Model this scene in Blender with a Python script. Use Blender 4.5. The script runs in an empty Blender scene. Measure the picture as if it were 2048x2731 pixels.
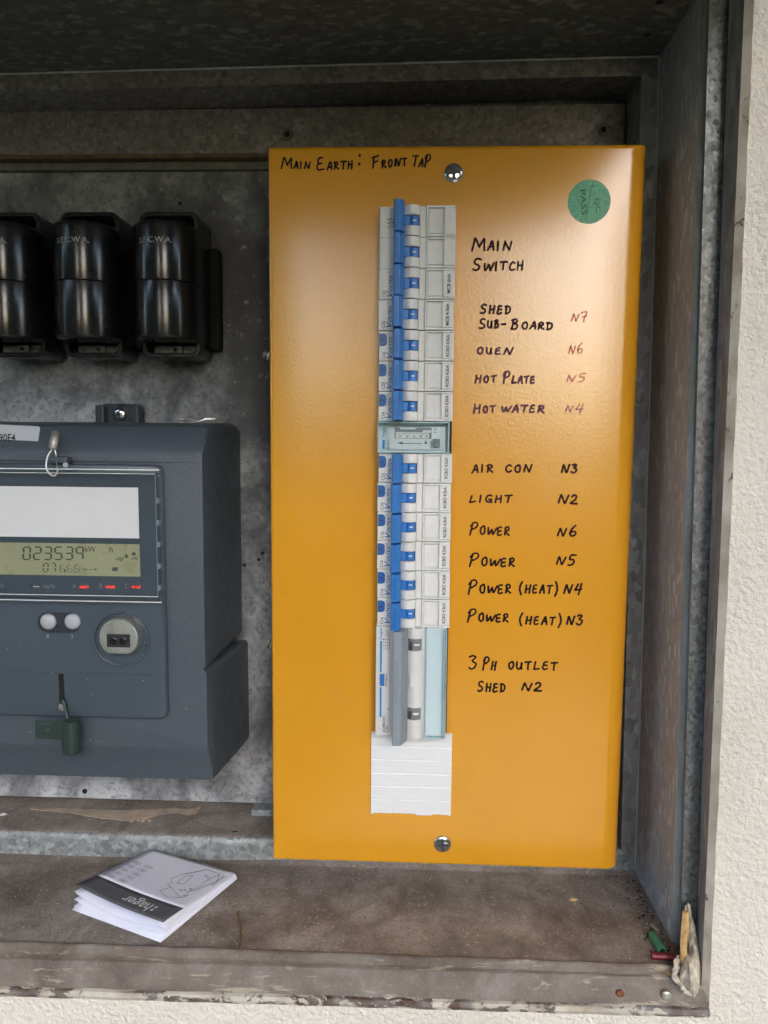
import bpy, math, random
from mathutils import Vector
random.seed(7)
S = bpy.context.scene
COL = S.collection
R = math.radians

# ---------------------------------------------------------------- camera
F0 = 2050.0                                   # focal length in pixels of the 2048 x 2731 photograph
CAM = Vector((-.0215, -.4847, .0572))
_p, _y, _r = .1038, .041, .0081
FW = Vector((-math.sin(_y)*math.cos(_p), math.cos(_y)*math.cos(_p), -math.sin(_p)))
_R0 = FW.cross(Vector((0, 0, 1))).normalized(); _U0 = _R0.cross(FW)
RT = _R0*math.cos(_r) + _U0*math.sin(_r)
UP = -_R0*math.sin(_r) + _U0*math.cos(_r)
cd = bpy.data.cameras.new('camera'); cam = bpy.data.objects.new('camera', cd); COL.objects.link(cam)
from mathutils import Matrix
M = Matrix((RT, UP, -FW)).transposed().to_4x4(); M.translation = CAM
cam.matrix_world = M
cd.sensor_fit = 'VERTICAL'; cd.sensor_height = 36.0; cd.lens = F0/2731*36
cd.clip_start = .01; cd.clip_end = 200
S.camera = cam

# ---------------------------------------------------------------- world, sun, exposure
SUN_EL, SUN_ROT = 38, 165                     # sun out over the yard; an added unseen roof keeps it off the box
W = bpy.data.worlds.new('World'); S.world = W; W.use_nodes = True
wn = W.node_tree; bg = wn.nodes['Background']
sk = wn.nodes.new('ShaderNodeTexSky'); sk.sky_type = 'NISHITA'; sk.sun_disc = False
sk.sun_elevation = R(SUN_EL); sk.sun_rotation = R(SUN_ROT); sk.dust_density = 2.2
wn.links.new(sk.outputs[0], bg.inputs[0]); bg.inputs[1].default_value = .12
sd = bpy.data.lights.new('sun', 'SUN'); sd.energy = 3.5; sd.angle = R(.5); sd.color = (1, .95, .87)
so = bpy.data.objects.new('sun', sd); COL.objects.link(so)
sdir = Vector((math.sin(R(SUN_ROT))*math.cos(R(SUN_EL)), math.cos(R(SUN_ROT))*math.cos(R(SUN_EL)), math.sin(R(SUN_EL))))
so.rotation_euler = sdir.to_track_quat('Z', 'Y').to_euler()
S.view_settings.view_transform = 'Standard'; S.view_settings.look = 'None'
S.view_settings.gamma = 1; S.view_settings.use_curve_mapping = False
S.view_settings.exposure = 2.85
S.render.engine = 'CYCLES'
cy = S.cycles; cy.use_denoising = True; cy.max_bounces = 7; cy.diffuse_bounces = 4; cy.glossy_bounces = 3
cy.transmission_bounces = 4; cy.transparent_max_bounces = 10; cy.sample_clamp_indirect = 4
cy.caustics_reflective = False; cy.caustics_refractive = False

# ---------------------------------------------------------------- picture point -> place
def ray(px, py): return FW + RT*((px-1024)/F0) - UP*((py-1365.5)/F0)
def P(px, py, Y):
    d = ray(px, py); return CAM + d*((Y-CAM.y)/d.y)
def PZ(px, py, Z):
    d = ray(px, py); return CAM + d*((Z-CAM.z)/d.z)
def PX(px, py, X):
    d = ray(px, py); return CAM + d*((X-CAM.x)/d.x)

# ---------------------------------------------------------------- mesh helpers
class MB:
    def __init__(s): s.v = []; s.f = []
    def add(s, vs, fs):
        n = len(s.v); s.v += [tuple(q) for q in vs]; s.f += [tuple(i+n for i in f) for f in fs]; return s
    def box(s, x0, x1, y0, y1, z0, z1):
        x0, x1 = sorted((x0, x1)); y0, y1 = sorted((y0, y1)); z0, z1 = sorted((z0, z1))
        vs = [(x, y, z) for z in (z0, z1) for y in (y0, y1) for x in (x0, x1)]
        return s.add(vs, [(0, 2, 3, 1), (4, 5, 7, 6), (0, 1, 5, 4), (2, 6, 7, 3), (0, 4, 6, 2), (1, 3, 7, 5)])
    def quad(s, *q): return s.add(q, [tuple(range(len(q)))])
    def prism(s, poly, axis, a0, a1):
        # poly: the two other coordinates in x,y,z order
        def mk(p, a):
            return {'x': (a, p[0], p[1]), 'y': (p[0], a, p[1]), 'z': (p[0], p[1], a)}[axis]
        n = len(poly)
        vs = [mk(p, a0) for p in poly] + [mk(p, a1) for p in poly]
        return s.add(vs, [tuple(range(n))[::-1], tuple(range(n, 2*n))] + [(i, (i+1) % n, n+(i+1) % n, n+i) for i in range(n)])
    def loft(s, rings, cap0=True, cap1=True):
        n = len(rings[0]); vs = [q for r in rings for q in r]; fs = []
        for k in range(len(rings)-1):
            for i in range(n):
                fs.append((k*n+i, k*n+(i+1) % n, (k+1)*n+(i+1) % n, (k+1)*n+i))
        if cap0: fs.append(tuple(range(n))[::-1])
        if cap1: fs.append(tuple(range((len(rings)-1)*n, len(rings)*n)))
        return s.add(vs, fs)
    def tube(s, pts, rad, n=12, flat=None, caps=True):
        pts = [Vector(p) for p in pts]; rings = []
        for i, p in enumerate(pts):
            t = (pts[min(i+1, len(pts)-1)] - pts[max(i-1, 0)]).normalized()
            a = t.cross(Vector((0, 1, 0)));
            if a.length < 1e-3: a = t.cross(Vector((1, 0, 0)))
            a.normalize(); b = t.cross(a)
            rr = rad[i] if isinstance(rad, (list, tuple)) else rad
            rings.append([p + a*rr*math.cos(2*math.pi*k/n) + b*rr*math.sin(2*math.pi*k/n) for k in range(n)])
        return s.loft(rings, caps, caps)
    def disc(s, c, r, y0, y1, n=28, dome=0.0):
        # disc facing -y, from depth y1 (back) to y0 (front), with optional dome
        rings = [[(c[0]+r*math.cos(2*math.pi*k/n), y1, c[1]+r*math.sin(2*math.pi*k/n)) for k in range(n)]]
        st = 6 if dome else 1
        for j in range(st):
            a = j/st*math.pi/2
            rr = r*math.cos(a) if dome else r
            yy = y0 - (dome*math.sin(a) if dome else 0)
            rings.append([(c[0]+rr*math.cos(2*math.pi*k/n), yy, c[1]+rr*math.sin(2*math.pi*k/n)) for k in range(n)])
        if dome:
            rr = r*.08
            rings.append([(c[0]+rr*math.cos(2*math.pi*k/n), y0-dome, c[1]+rr*math.sin(2*math.pi*k/n)) for k in range(n)])
        return s.loft(rings)
    def ring(s, c, r0, r1, y0, y1, n=40):
        def q(r, y): return [(c[0]+r*math.cos(2*math.pi*k/n), y, c[1]+r*math.sin(2*math.pi*k/n)) for k in range(n)]
        rs = [q(r1, y1), q(r1, y0), q(r0, y0), q(r0, y1)]
        return s.loft(rs+[rs[0]], False, False)
    def sheet(s, fn, nu, nv):
        vs = [fn(i/nu, j/nv) for j in range(nv+1) for i in range(nu+1)]
        return s.add(vs, [(j*(nu+1)+i, j*(nu+1)+i+1, (j+1)*(nu+1)+i+1, (j+1)*(nu+1)+i) for j in range(nv) for i in range(nu)])

ORG = {}
def obj(name, mb, mat, parent=None, bevel=0, seg=2, smooth=None, solid=0, label=None):
    o0 = ORG.get(parent, Vector((0, 0, 0))) if parent else Vector((0, 0, 0))
    me = bpy.data.meshes.new(name)
    me.from_pydata([tuple(Vector(v)-o0) for v in mb.v], [], mb.f); me.validate(); me.update()
    import bmesh
    b = bmesh.new(); b.from_mesh(me); bmesh.ops.recalc_face_normals(b, faces=b.faces); b.to_mesh(me); b.free()
    if mat: me.materials.append(mat)
    if smooth is not None:
        me.shade_smooth(); me.set_sharp_from_angle(angle=R(smooth))
    o = bpy.data.objects.new(name, me); COL.objects.link(o)
    if parent: o.parent = parent; ORG[o] = o0
    if solid:
        m = o.modifiers.new('s', 'SOLIDIFY'); m.thickness = solid; m.offset = 0
    if bevel:
        m = o.modifiers.new('b', 'BEVEL'); m.width = bevel; m.segments = seg; m.limit_method = 'ANGLE'; m.angle_limit = R(35)
    if label: o['label'] = label
    return o
def tag(o, label=None, cat=None, group=None, kind=None):
    if label: o['label'] = label
    if cat: o['category'] = cat
    if group: o['group'] = group
    if kind: o['kind'] = kind
    return o
def thing(name, label, cat, loc, group=None):
    o = bpy.data.objects.new(name, None); COL.objects.link(o); o.location = loc; o.empty_display_size = .01
    ORG[o] = Vector(loc); return tag(o, label, cat, group)

_tc = {}
def text_shape(s, shear=0.0):
    k = (s, shear)
    if k not in _tc:
        c = bpy.data.curves.new('t', 'FONT'); c.body = s; c.shear = shear; c.resolution_u = 3; c.offset = .014
        o = bpy.data.objects.new('t', c); COL.objects.link(o)
        dg = bpy.context.evaluated_depsgraph_get(); dg.update()
        me = o.evaluated_get(dg).to_mesh()
        vs = [(v.co.x, v.co.y) for v in me.vertices]; fs = [tuple(p.vertices) for p in me.polygons]
        o.to_mesh_clear() if False else None
        bpy.data.objects.remove(o); bpy.data.curves.remove(c)
        x0 = min(v[0] for v in vs); x1 = max(v[0] for v in vs); y0 = min(v[1] for v in vs); y1 = max(v[1] for v in vs)
        _tc[k] = ([((v[0]-x0)/(x1-x0)-.5, (v[1]-y0)/(y1-y0)-.5) for v in vs], fs)
    return _tc[k]
def text_mb(s, fn, shear=0.0, mb=None):
    """fn maps (u,v) in -.5...5 across the written box to a point"""
    vs, fs = text_shape(s, shear); mb = mb or MB()
    return mb.add([fn(u, v) for u, v in vs], fs)
def flat_text(s, cx, y, cz, ln, ht, rot=0, shear=0.0, mb=None, tilt=0.0):
    c, n = math.cos(R(rot)), math.sin(R(rot))
    return text_mb(s, lambda u, v: (cx+u*ln*c-v*ht*n, y, cz+u*ln*n+v*ht*c), shear, mb)

# ---------------------------------------------------------------- materials
def newmat(name):
    m = bpy.data.materials.new(name); m.use_nodes = True
    return m, m.node_tree, m.node_tree.nodes['Principled BSDF']
def N(nt, t, **kw):
    n = nt.nodes.new(t)
    for k, v in kw.items():
        if k in n.inputs: n.inputs[k].default_value = v
        else: setattr(n, k, v)
    return n
def pos(nt, scale=(1, 1, 1)):
    g = nt.nodes.new('ShaderNodeNewGeometry'); mp = nt.nodes.new('ShaderNodeMapping'); mp.inputs['Scale'].default_value = scale
    nt.links.new(g.outputs['Position'], mp.inputs[0]); return mp.outputs[0]
def noise(nt, vec, scale, detail=4, rough=.55, dist=0):
    n = N(nt, 'ShaderNodeTexNoise', Scale=scale, Detail=detail, Roughness=rough, Distortion=dist)
    nt.links.new(vec, n.inputs['Vector']); return n.outputs['Fac']
def ramp(nt, fac, stops):
    r = nt.nodes.new('ShaderNodeValToRGB'); nt.links.new(fac, r.inputs[0]); e = r.color_ramp.elements
    while len(e) < len(stops): e.new(.5)
    for k, (p, c) in enumerate(stops):
        e[k].position = p; e[k].color = tuple(c)+(1,) if not isinstance(c, (int, float)) else (c, c, c, 1)
    return r.outputs[0]
def mix(nt, fac, a, b, mode='MIX'):
    m = nt.nodes.new('ShaderNodeMix'); m.data_type = 'RGBA'; m.blend_type = mode
    for sock, v in ((m.inputs[0], fac), (m.inputs[6], a), (m.inputs[7], b)):
        if isinstance(v, (int, float)): sock.default_value = v
        elif isinstance(v, tuple): sock.default_value = v+(1,)
        else: nt.links.new(v, sock)
    return m.outputs[2]
def bump(nt, b, h, strength, dist=.001):
    n = N(nt, 'ShaderNodeBump', Strength=strength, Distance=dist); nt.links.new(h, n.inputs['Height'])
    nt.links.new(n.outputs[0], b.inputs['Normal']); return n
def plain(name, col, rough=.5, metal=0.0, var=.08, vs=300, bmp=0.0, bs=1500, spec=.5, dirt=0.0, rv=1.0):
    m, nt, b = newmat(name); p = pos(nt)
    lo = tuple(c*(1-var) for c in col); hi = tuple(min(1, c*(1+var)) for c in col)
    c = ramp(nt, noise(nt, p, vs), [(.3, lo), (.7, hi)])
    if dirt:
        c = mix(nt, ramp(nt, noise(nt, p, 60, 6, .65), [(.5, 0.0), (.75, dirt)]), c, (.16, .13, .10))
    nt.links.new(c, b.inputs['Base Color'])
    b.inputs['Roughness'].default_value = rough; b.inputs['Metallic'].default_value = metal
    b.inputs['Specular IOR Level'].default_value = spec
    rr = ramp(nt, noise(nt, p, 90, 5), [(.3, max(0, rough-.07*rv)), (.7, min(1, rough+.1*rv))]); nt.links.new(rr, b.inputs['Roughness'])
    if bmp: bump(nt, b, noise(nt, p, bs, 3), bmp, .0006)
    return m
def galv(name, lo, hi, scale, stretch=(1, 1, 1), rough=.5, metal=.5, tint=(1, 1, 1), dust=(.15, .12, .1), dustamt=.5, dusts=14, sparse=False):
    m, nt, b = newmat(name); p = pos(nt, stretch)
    nv = N(nt, 'ShaderNodeTexNoise', Scale=scale*.9, Detail=2); nt.links.new(p, nv.inputs['Vector'])
    ad = N(nt, 'ShaderNodeVectorMath', operation='MULTIPLY_ADD'); nt.links.new(nv.outputs['Color'], ad.inputs[0])
    ad.inputs[1].default_value = (.9/scale,)*3; nt.links.new(p, ad.inputs[2])
    v = N(nt, 'ShaderNodeTexVoronoi', Scale=scale); nt.links.new(ad.outputs[0], v.inputs['Vector'])
    sx = nt.nodes.new('ShaderNodeSeparateColor'); nt.links.new(v.outputs['Color'], sx.inputs[0])
    c = ramp(nt, sx.outputs[0], [(0, tuple(lo*t for t in tint)), (.45, tuple((lo*.6+hi*.4)*t for t in tint)), (.8, tuple((lo*.4+hi*.6)*t for t in tint)), (1, tuple(hi*t for t in tint))] if not sparse else [(0, tuple(lo*t for t in tint)), (.72, tuple(lo*1.2*t for t in tint)), (.84, tuple((lo+hi)/2*t for t in tint)), (1, tuple(hi*t for t in tint))])
    g = noise(nt, pos(nt), dusts, 7, .62)
    c = mix(nt, ramp(nt, g, [(.38, 0.0), (.68, dustamt)]), c, dust)
    fine = noise(nt, pos(nt), 900, 3, .6)
    c = mix(nt, ramp(nt, fine, [(.35, .25), (.6, 0.0)]), c, tuple(lo*.45*t for t in tint))
    nt.links.new(c, b.inputs['Base Color']); b.inputs['Metallic'].default_value = metal
    rr = ramp(nt, sx.outputs[1], [(0, rough-.12), (1, rough+.14)]); nt.links.new(rr, b.inputs['Roughness'])
    bump(nt, b, noise(nt, pos(nt), 420, 5, .6), .25, .0008)
    return m

MT = {}
MT['galv'] = galv('galvanised steel', .24, .52, 240, (1, 1, .55), .5, .45, (.95, .98, 1.03), dustamt=.35)
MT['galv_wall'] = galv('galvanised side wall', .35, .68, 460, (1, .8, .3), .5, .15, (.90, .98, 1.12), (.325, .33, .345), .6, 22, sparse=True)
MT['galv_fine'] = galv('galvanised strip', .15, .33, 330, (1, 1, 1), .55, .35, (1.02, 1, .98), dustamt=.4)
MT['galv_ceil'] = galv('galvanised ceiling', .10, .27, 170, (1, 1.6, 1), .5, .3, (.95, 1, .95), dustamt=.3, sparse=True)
MT['galv_bright'] = galv('galvanised ledge', .22, .52, 330, (1, 1, 1), .5, .25, (.9, 1, 1.06), dustamt=.3, dusts=30)
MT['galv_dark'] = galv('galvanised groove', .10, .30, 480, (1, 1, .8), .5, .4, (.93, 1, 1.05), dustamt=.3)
MT['lip'] = galv('worn zinc lip', .38, .58, 260, (1, 1, .2), .45, .3, (.95, 1, 1), (.30, .27, .22), .4, 40)
MT['frame_blue'] = galv('weathered zinc edge', .18, .36, 260, (1, 1, .25), .55, .3, (.9, .98, 1.1), dustamt=.35, dusts=25)

def mk_floor():
    m, nt, b = newmat('dusty steel floor'); p = pos(nt)
    c = ramp(nt, noise(nt, p, 26, 8, .62, .4), [(.32, (.15, .122, .104)), (.5, (.27, .236, .210)), (.68, (.43, .395, .37))])
    c = mix(nt, ramp(nt, noise(nt, p, 9, 5, .6), [(.42, 0.0), (.7, .5)]), c, (.28, .255, .24))
    v = N(nt, 'ShaderNodeTexVoronoi', Scale=240); nt.links.new(p, v.inputs['Vector'])
    w_ = noise(nt, p, 11, 2, .5, .6)
    c = mix(nt, ramp(nt, w_, [(.46, 0.0), (.50, .35), (.515, .0), (1, 0.0)]), c, (.11, .09, .075))
    c = mix(nt, ramp(nt, noise(nt, pos(nt, (1, .5, 1)), 45, 7, .7, .3), [(.55, 0.0), (.68, .55)]), c, (.12, .098, .085))
    sp = ramp(nt, v.outputs['Distance'], [(.10, 1.0), (.26, 0.0)])
    sp = mix(nt, ramp(nt, noise(nt, p, 38, 3), [(.45, 0.0), (.6, .95)]), (0, 0, 0), sp)
    c = mix(nt, sp, c, (.48, .45, .42))
    c = mix(nt, ramp(nt, noise(nt, p, 1000, 3, .7), [(.36, .65), (.52, 0.0)]), c, (.10, .08, .07))
    c = mix(nt, ramp(nt, noise(nt, p, 300, 4, .7), [(.55, 0.0), (.7, .4)]), c, (.42, .38, .355))
    c = mix(nt, ramp(nt, noise(nt, p, 16, 3, .5), [(.72, 0.0), (.76, .6)]), c, (.26, .14, .06))
    nt.links.new(c, b.inputs['Base Color']); b.inputs['Roughness'].default_value = .75
    b.inputs['Specular IOR Level'].default_value = .3
    bump(nt, b, noise(nt, p, 700, 6, .65), .35, .0008); return m
MT['floor'] = mk_floor()
def mk_sill():
    m, nt, b = newmat('worn painted sill'); p = pos(nt)
    c = ramp(nt, noise(nt, p, 30, 8, .65, .5), [(.3, (.095, .074, .062)), (.5, (.17, .143, .126)), (.72, (.28, .262, .248))])
    pl = pos(nt, (.25, 1, 1.2))
    c = mix(nt, ramp(nt, noise(nt, pl, 120, 7, .7, .8), [(.575, 0.0), (.64, .75)]), c, (.43, .38, .30))
    c = mix(nt, ramp(nt, noise(nt, pos(nt, (.5, 1, 1)), 75, 6, .65), [(.66, 0.0), (.72, .9)]), c, (.13, .05, .03))
    v = N(nt, 'ShaderNodeTexVoronoi', Scale=420); nt.links.new(p, v.inputs['Vector'])
    c = mix(nt, ramp(nt, v.outputs['Distance'], [(.10, .3), (.25, 0.0)]), c, (.36, .34, .32))
    nt.links.new(c, b.inputs['Base Color']); b.inputs['Roughness'].default_value = .6
    bump(nt, b, noise(nt, p, 380, 6, .65), .5, .001); return m
MT['sill'] = mk_sill()
def mk_bead(lo=.495):
    m, nt, b = newmat('flaking cream paint'); p = pos(nt)
    paint = ramp(nt, noise(nt, p, 40, 6, .6), [(.3, (.36, .31, .25)), (.5, (.52, .49, .43)), (.7, (.66, .63, .57))])
    rust = ramp(nt, noise(nt, p, 90, 4, .6), [(.35, (.07, .03, .025)), (.55, (.17, .15, .14)), (.7, (.30, .30, .31))])
    ch = noise(nt, pos(nt, (.55, 1, .8)), 85, 7, .66, .6)
    c = mix(nt, ramp(nt, ch, [(lo, 0.0), (lo+.025, 1.0)]), paint, rust)
    nt.links.new(c, b.inputs['Base Color']); b.inputs['Roughness'].default_value = .6
    bump(nt, b, ramp(nt, ch, [(lo-.04, 1.0), (lo+.04, 0.0)]), .6, .0012); return m
MT['bead'] = mk_bead(); MT['bead_sound'] = mk_bead(.64)
def mk_wall():
    m, nt, b = newmat('cream render'); p = pos(nt)
    c = ramp(nt, noise(nt, p, 12, 6, .6), [(.3, (.70, .675, .62)), (.7, (.78, .755, .705))])
    c = mix(nt, ramp(nt, noise(nt, p, 130, 4, .6), [(.66, 0.0), (.74, .4)]), c, (.50, .46, .40))
    nt.links.new(c, b.inputs['Base Color']); b.inputs['Roughness'].default_value = .75
    h1 = noise(nt, p, 340, 4, .55, .3); h = ramp(nt, h1, [(.30, 0.0), (.70, 1.0)])
    bump(nt, b, h, .65, .0022); return m
MT['wall'] = mk_wall()
def N2(nt, v):
    m = N(nt, 'ShaderNodeMath', operation='MULTIPLY'); nt.links.new(v, m.inputs[0]); m.inputs[1].default_value = .5; return m.outputs[0]
def mk_board():
    m, nt, b = newmat('mottled backing board'); p = pos(nt)
    c = ramp(nt, noise(nt, p, 22, 8, .6, .5), [(.30, (.066, .071, .082)), (.45, (.225, .238, .262)), (.60, (.51, .535, .58))])
    c = mix(nt, ramp(nt, noise(nt, p, 7, 3, .5), [(.38, .85), (.56, 0.0)]), c, (.05, .052, .058))
    # soot and painted shade round the fuses, and painted shadow beside the orange panel
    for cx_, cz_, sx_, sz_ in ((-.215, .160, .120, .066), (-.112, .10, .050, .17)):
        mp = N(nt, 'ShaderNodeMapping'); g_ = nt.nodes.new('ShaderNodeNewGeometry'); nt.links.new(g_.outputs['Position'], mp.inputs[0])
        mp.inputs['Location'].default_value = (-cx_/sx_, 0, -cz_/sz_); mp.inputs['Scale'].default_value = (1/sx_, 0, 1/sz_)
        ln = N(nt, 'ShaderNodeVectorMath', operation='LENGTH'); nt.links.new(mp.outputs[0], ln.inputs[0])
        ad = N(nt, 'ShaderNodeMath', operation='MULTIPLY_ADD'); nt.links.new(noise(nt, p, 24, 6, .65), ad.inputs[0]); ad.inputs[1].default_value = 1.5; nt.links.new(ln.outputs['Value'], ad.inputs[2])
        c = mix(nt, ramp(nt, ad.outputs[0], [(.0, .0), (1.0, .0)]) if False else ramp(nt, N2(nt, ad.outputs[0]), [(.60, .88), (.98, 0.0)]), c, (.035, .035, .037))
    c = mix(nt, ramp(nt, noise(nt, p, 300, 6, .7), [(.34, .7), (.5, 0.0)]), c, (.06, .062, .066))
    c = mix(nt, ramp(nt, noise(nt, p, 150, 4, .6), [(.60, 0.0), (.75, .55)]), c, (.40, .41, .42))
    nt.links.new(c, b.inputs['Base Color']); b.inputs['Roughness'].default_value = .62
    bump(nt, b, noise(nt, p, 420, 5, .65), .5, .001); return m
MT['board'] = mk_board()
def mk_yellow():
    m, nt, b = newmat('orange powder coat'); p = pos(nt)
    c = ramp(nt, noise(nt, p, 14, 4), [(.3, (.68, .308, .009)), (.7, (.72, .333, .013))])
    c = mix(nt, ramp(nt, noise(nt, pos(nt, (1, 1, .45)), 26, 4, .6), [(.60, 0.0), (.78, .22)]), c, (.60, .33, .10))
    v = N(nt, 'ShaderNodeTexVoronoi', Scale=70); nt.links.new(p, v.inputs['Vector'])
    c = mix(nt, ramp(nt, v.outputs['Distance'], [(.022, .7), (.035, 0.0)]), c, (.28, .17, .06))
    nt.links.new(c, b.inputs['Base Color']); b.inputs['Roughness'].default_value = .23
    b.inputs['Specular IOR Level'].default_value = .95
    bump(nt, b, noise(nt, p, 520, 2, .5), .07, .0011); return m
MT['yellow'] = mk_yellow()
MT['device'] = plain('pale grey moulding', (.74, .74, .73), .38, var=.03, bmp=.05)
MT['device_warm'] = plain('white moulding', (.68, .69, .70), .35, var=.03)
MT['card'] = plain('white label insert', (.82, .83, .84), .5, var=.04)
MT['plate'] = plain('rating plate', (.70, .70, .71), .5, var=.03)
MT['blue'] = plain('blue toggle plastic', (.028, .19, .57), .36, var=.07, bmp=.05)
MT['blue_dark'] = plain('deep blue button', (.016, .11, .37), .35, var=.06)
MT['navy'] = plain('dark gap blue', (.006, .02, .08), .5)
MT['ink'] = plain('black print', (.015, .015, .017), .6)
MT['blue_ink'] = plain('blue print', (.05, .16, .44), .6)
MT['hager_blue'] = plain('bright blue print', (.01, .25, .62), .5)
MT['grey_ink'] = plain('grey print', (.11, .12, .13), .6)
MT['white_ink'] = plain('white print', (.75, .77, .8), .5)
MT['silver_ink'] = plain('worn pale lettering', (.26, .27, .265), .6, var=.5, vs=700)
MT['grey_bar'] = plain('slate grey plastic', (.245, .285, .335), .4, var=.04)
MT['grey_drum'] = plain('mid grey plastic', (.20, .215, .235), .4, var=.05)
MT['filler'] = plain('white filler plastic', (.76, .78, .82), .42, var=.02)
MT['meter'] = plain('textured slate plastic', (.068, .087, .111), .42, var=.14, vs=900, bmp=.5, bs=1000, dirt=.12)
MT['meter_side'] = MT['meter']
MT['meter_smooth'] = plain('smooth slate plastic', (.066, .086, .113), .22, var=.04, vs=40, rv=.12)
MT['meter_dark'] = plain('charcoal plastic', (.035, .042, .055), .3, var=.06)
MT['bakelite'] = plain('black bakelite', (.011, .011, .013), .19, var=.25, vs=120, bmp=.04, bs=300, dirt=.03, rv=.6)
MT['bakelite_matt'] = plain('dusty black bakelite', (.022, .022, .023), .45, var=.3, vs=90, dirt=.3)
MT['bakelite_dark'] = plain('shadowed bakelite', (.006, .006, .006), .7, spec=.2)  # shadow on the mounting block put into a darker, duller black
MT['contact'] = plain('tarnished contact metal', (.16, .155, .15), .45, .5, var=.4, vs=300)
MT['black'] = plain('black hole', (.004, .004, .004), .8)
MT['chrome'] = plain('zinc plated screw', (.62, .63, .64), .17, 1.0, var=.1, vs=600)
MT['steel_dull'] = plain('dull nickel', (.55, .56, .53), .36, .85, var=.12, vs=500, bmp=.1)
MT['lead'] = plain('lead seal', (.36, .34, .30), .42, .7, var=.15, vs=500)
MT['wire'] = plain('seal wire', (.6, .6, .6), .3, .8)
MT['button'] = plain('pale grey rubber', (.40, .43, .47), .35, var=.04)
MT['sticker'] = plain('silver grey sticker', (.52, .55, .60), .4, var=.03)
MT['label_white'] = plain('white printed label', (.72, .74, .78), .45, var=.02, vs=30)
MT['lcd'] = plain('green lcd', (.32, .335, .215), .3, var=.06, vs=25)
MT['lcd_ink'] = plain('lcd segment', (.055, .065, .05), .5)
MT['green_sticker'] = plain('green paper sticker', (.11, .40, .25), .5, var=.25, vs=500)
MT['green_ink'] = plain('dark green print', (.03, .12, .07), .6)
MT['seal_green'] = plain('dark green plastic', (.026, .045, .040), .38, var=.15, vs=300)
MT['sleeve_green'] = plain('green insulation', (.05, .20, .12), .4, var=.15, vs=400)
MT['sleeve_yellow'] = plain('yellow insulation', (.62, .50, .04), .4, var=.1)
MT['sleeve_red'] = plain('crimson insulation', (.15, .010, .025), .4, var=.15)
MT['paper'] = plain('white paper', (.80, .83, .96), .6, var=.03, vs=60)
MT['paper_band'] = plain('charcoal printed band', (.12, .125, .145), .5, var=.05)
MT['paper_ink'] = plain('pencil grey print', (.20, .20, .26), .6)
MT['twig'] = plain('dry twig', (.20, .12, .05), .7, var=.3, vs=500)
MT['crumb'] = plain('pale crumbs', (.42, .36, .28), .8, var=.5, vs=60)
MT['flake'] = plain('peeling paint', (.50, .40, .31), .7, var=.25, vs=120)
MT['sealant'] = plain('old sealant', (.56, .50, .41), .65, var=.35, vs=200, bmp=.8, bs=350, dirt=.6)
MT['wood'] = plain('raw wood splinter', (.55, .36, .16), .7, var=.35, vs=260)
MT['rusty'] = plain('rust', (.20, .07, .03), .8, var=.4, vs=500)
MT['blocker_foliage'] = plain('added blocker leaves', (.05, .085, .025), .6, var=.5, vs=6)
MT['paving'] = plain('paving', (.06, .06, .05), .8, var=.2, vs=3)
MT['shade_roof'] = plain('added shade roof lining', (.50, .48, .44), .7)
MT['batten'] = plain('dusty batten', (.14, .14, .125), .8, var=.3, vs=150)
MT['brown_edge'] = plain('rusty brown edge', (.13, .09, .055), .8, var=.35, vs=120)
def marker(name, col):
    return plain(name, col, .6, var=.2, vs=200, spec=.15)
MT['marker'] = marker('black marker', (.014, .008, .009))
MT['marker_brown'] = marker('thin black marker', (.045, .014, .012))
MT['marker_violet'] = marker('faded violet marker', (.13, .045, .065))
MT['marker_red'] = marker('red marker', (.76, .20, .13))
MT['marker_purple'] = marker('purple marker', (.46, .14, .15))
def mk_clear(name, tint, gloss):
    m, nt, b = newmat(name); nt.nodes.remove(b)
    tr = N(nt, 'ShaderNodeBsdfTransparent'); tr.inputs[0].default_value = tint+(1,)
    gl = N(nt, 'ShaderNodeBsdfGlossy', Roughness=gloss)
    fr = N(nt, 'ShaderNodeFresnel', IOR=1.5); mx = nt.nodes.new('ShaderNodeMixShader')
    ge = nt.nodes.new('ShaderNodeNewGeometry'); mm = N(nt, 'ShaderNodeMath', operation='SUBTRACT'); mm.inputs[0].default_value = 1; nt.links.new(ge.outputs['Backfacing'], mm.inputs[1])
    mu = N(nt, 'ShaderNodeMath', operation='MULTIPLY'); nt.links.new(fr.outputs[0], mu.inputs[0]); nt.links.new(mm.outputs[0], mu.inputs[1])
    nt.links.new(mu.outputs[0], mx.inputs[0]); nt.links.new(tr.outputs[0], mx.inputs[1]); nt.links.new(gl.outputs[0], mx.inputs[2])
    p = pos(nt); bm = N(nt, 'ShaderNodeBump', Strength=.06, Distance=.001); nt.links.new(noise(nt, p, 60, 3), bm.inputs['Height'])
    nt.links.new(bm.outputs[0], gl.inputs['Normal'])
    nt.links.new(mx.outputs[0], nt.nodes['Material Output'].inputs[0]); return m
MT['clear'] = mk_clear('clear plastic', (.99, .99, .99), .06)
MT['clear_cyan'] = mk_clear('tinted clear plastic', (.955, .985, .992), .05)
MT['clear_rim'] = plain('clear plastic rim', (.84, .86, .87), .15, var=.1, vs=200)
MT['clear_rim_cyan'] = plain('tinted plastic rim', (.42, .60, .64), .15, var=.15, vs=150)
MT['clear_rim_dark'] = plain('clear cover rim', (.20, .235, .27), .12, var=.25, vs=150)
MT['led_red'], _nt, _b = newmat('lit red indicator')
_nc = ramp(_nt, noise(_nt, pos(_nt), 1300, 2, .6), [(.42, (.03, .002, .002)), (.6, (1, .05, .04))]); _nt.links.new(_nc, _b.inputs['Emission Color']); _b.inputs['Base Color'].default_value = (.10, .01, .01, 1); _b.inputs['Emission Strength'].default_value = .25

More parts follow.
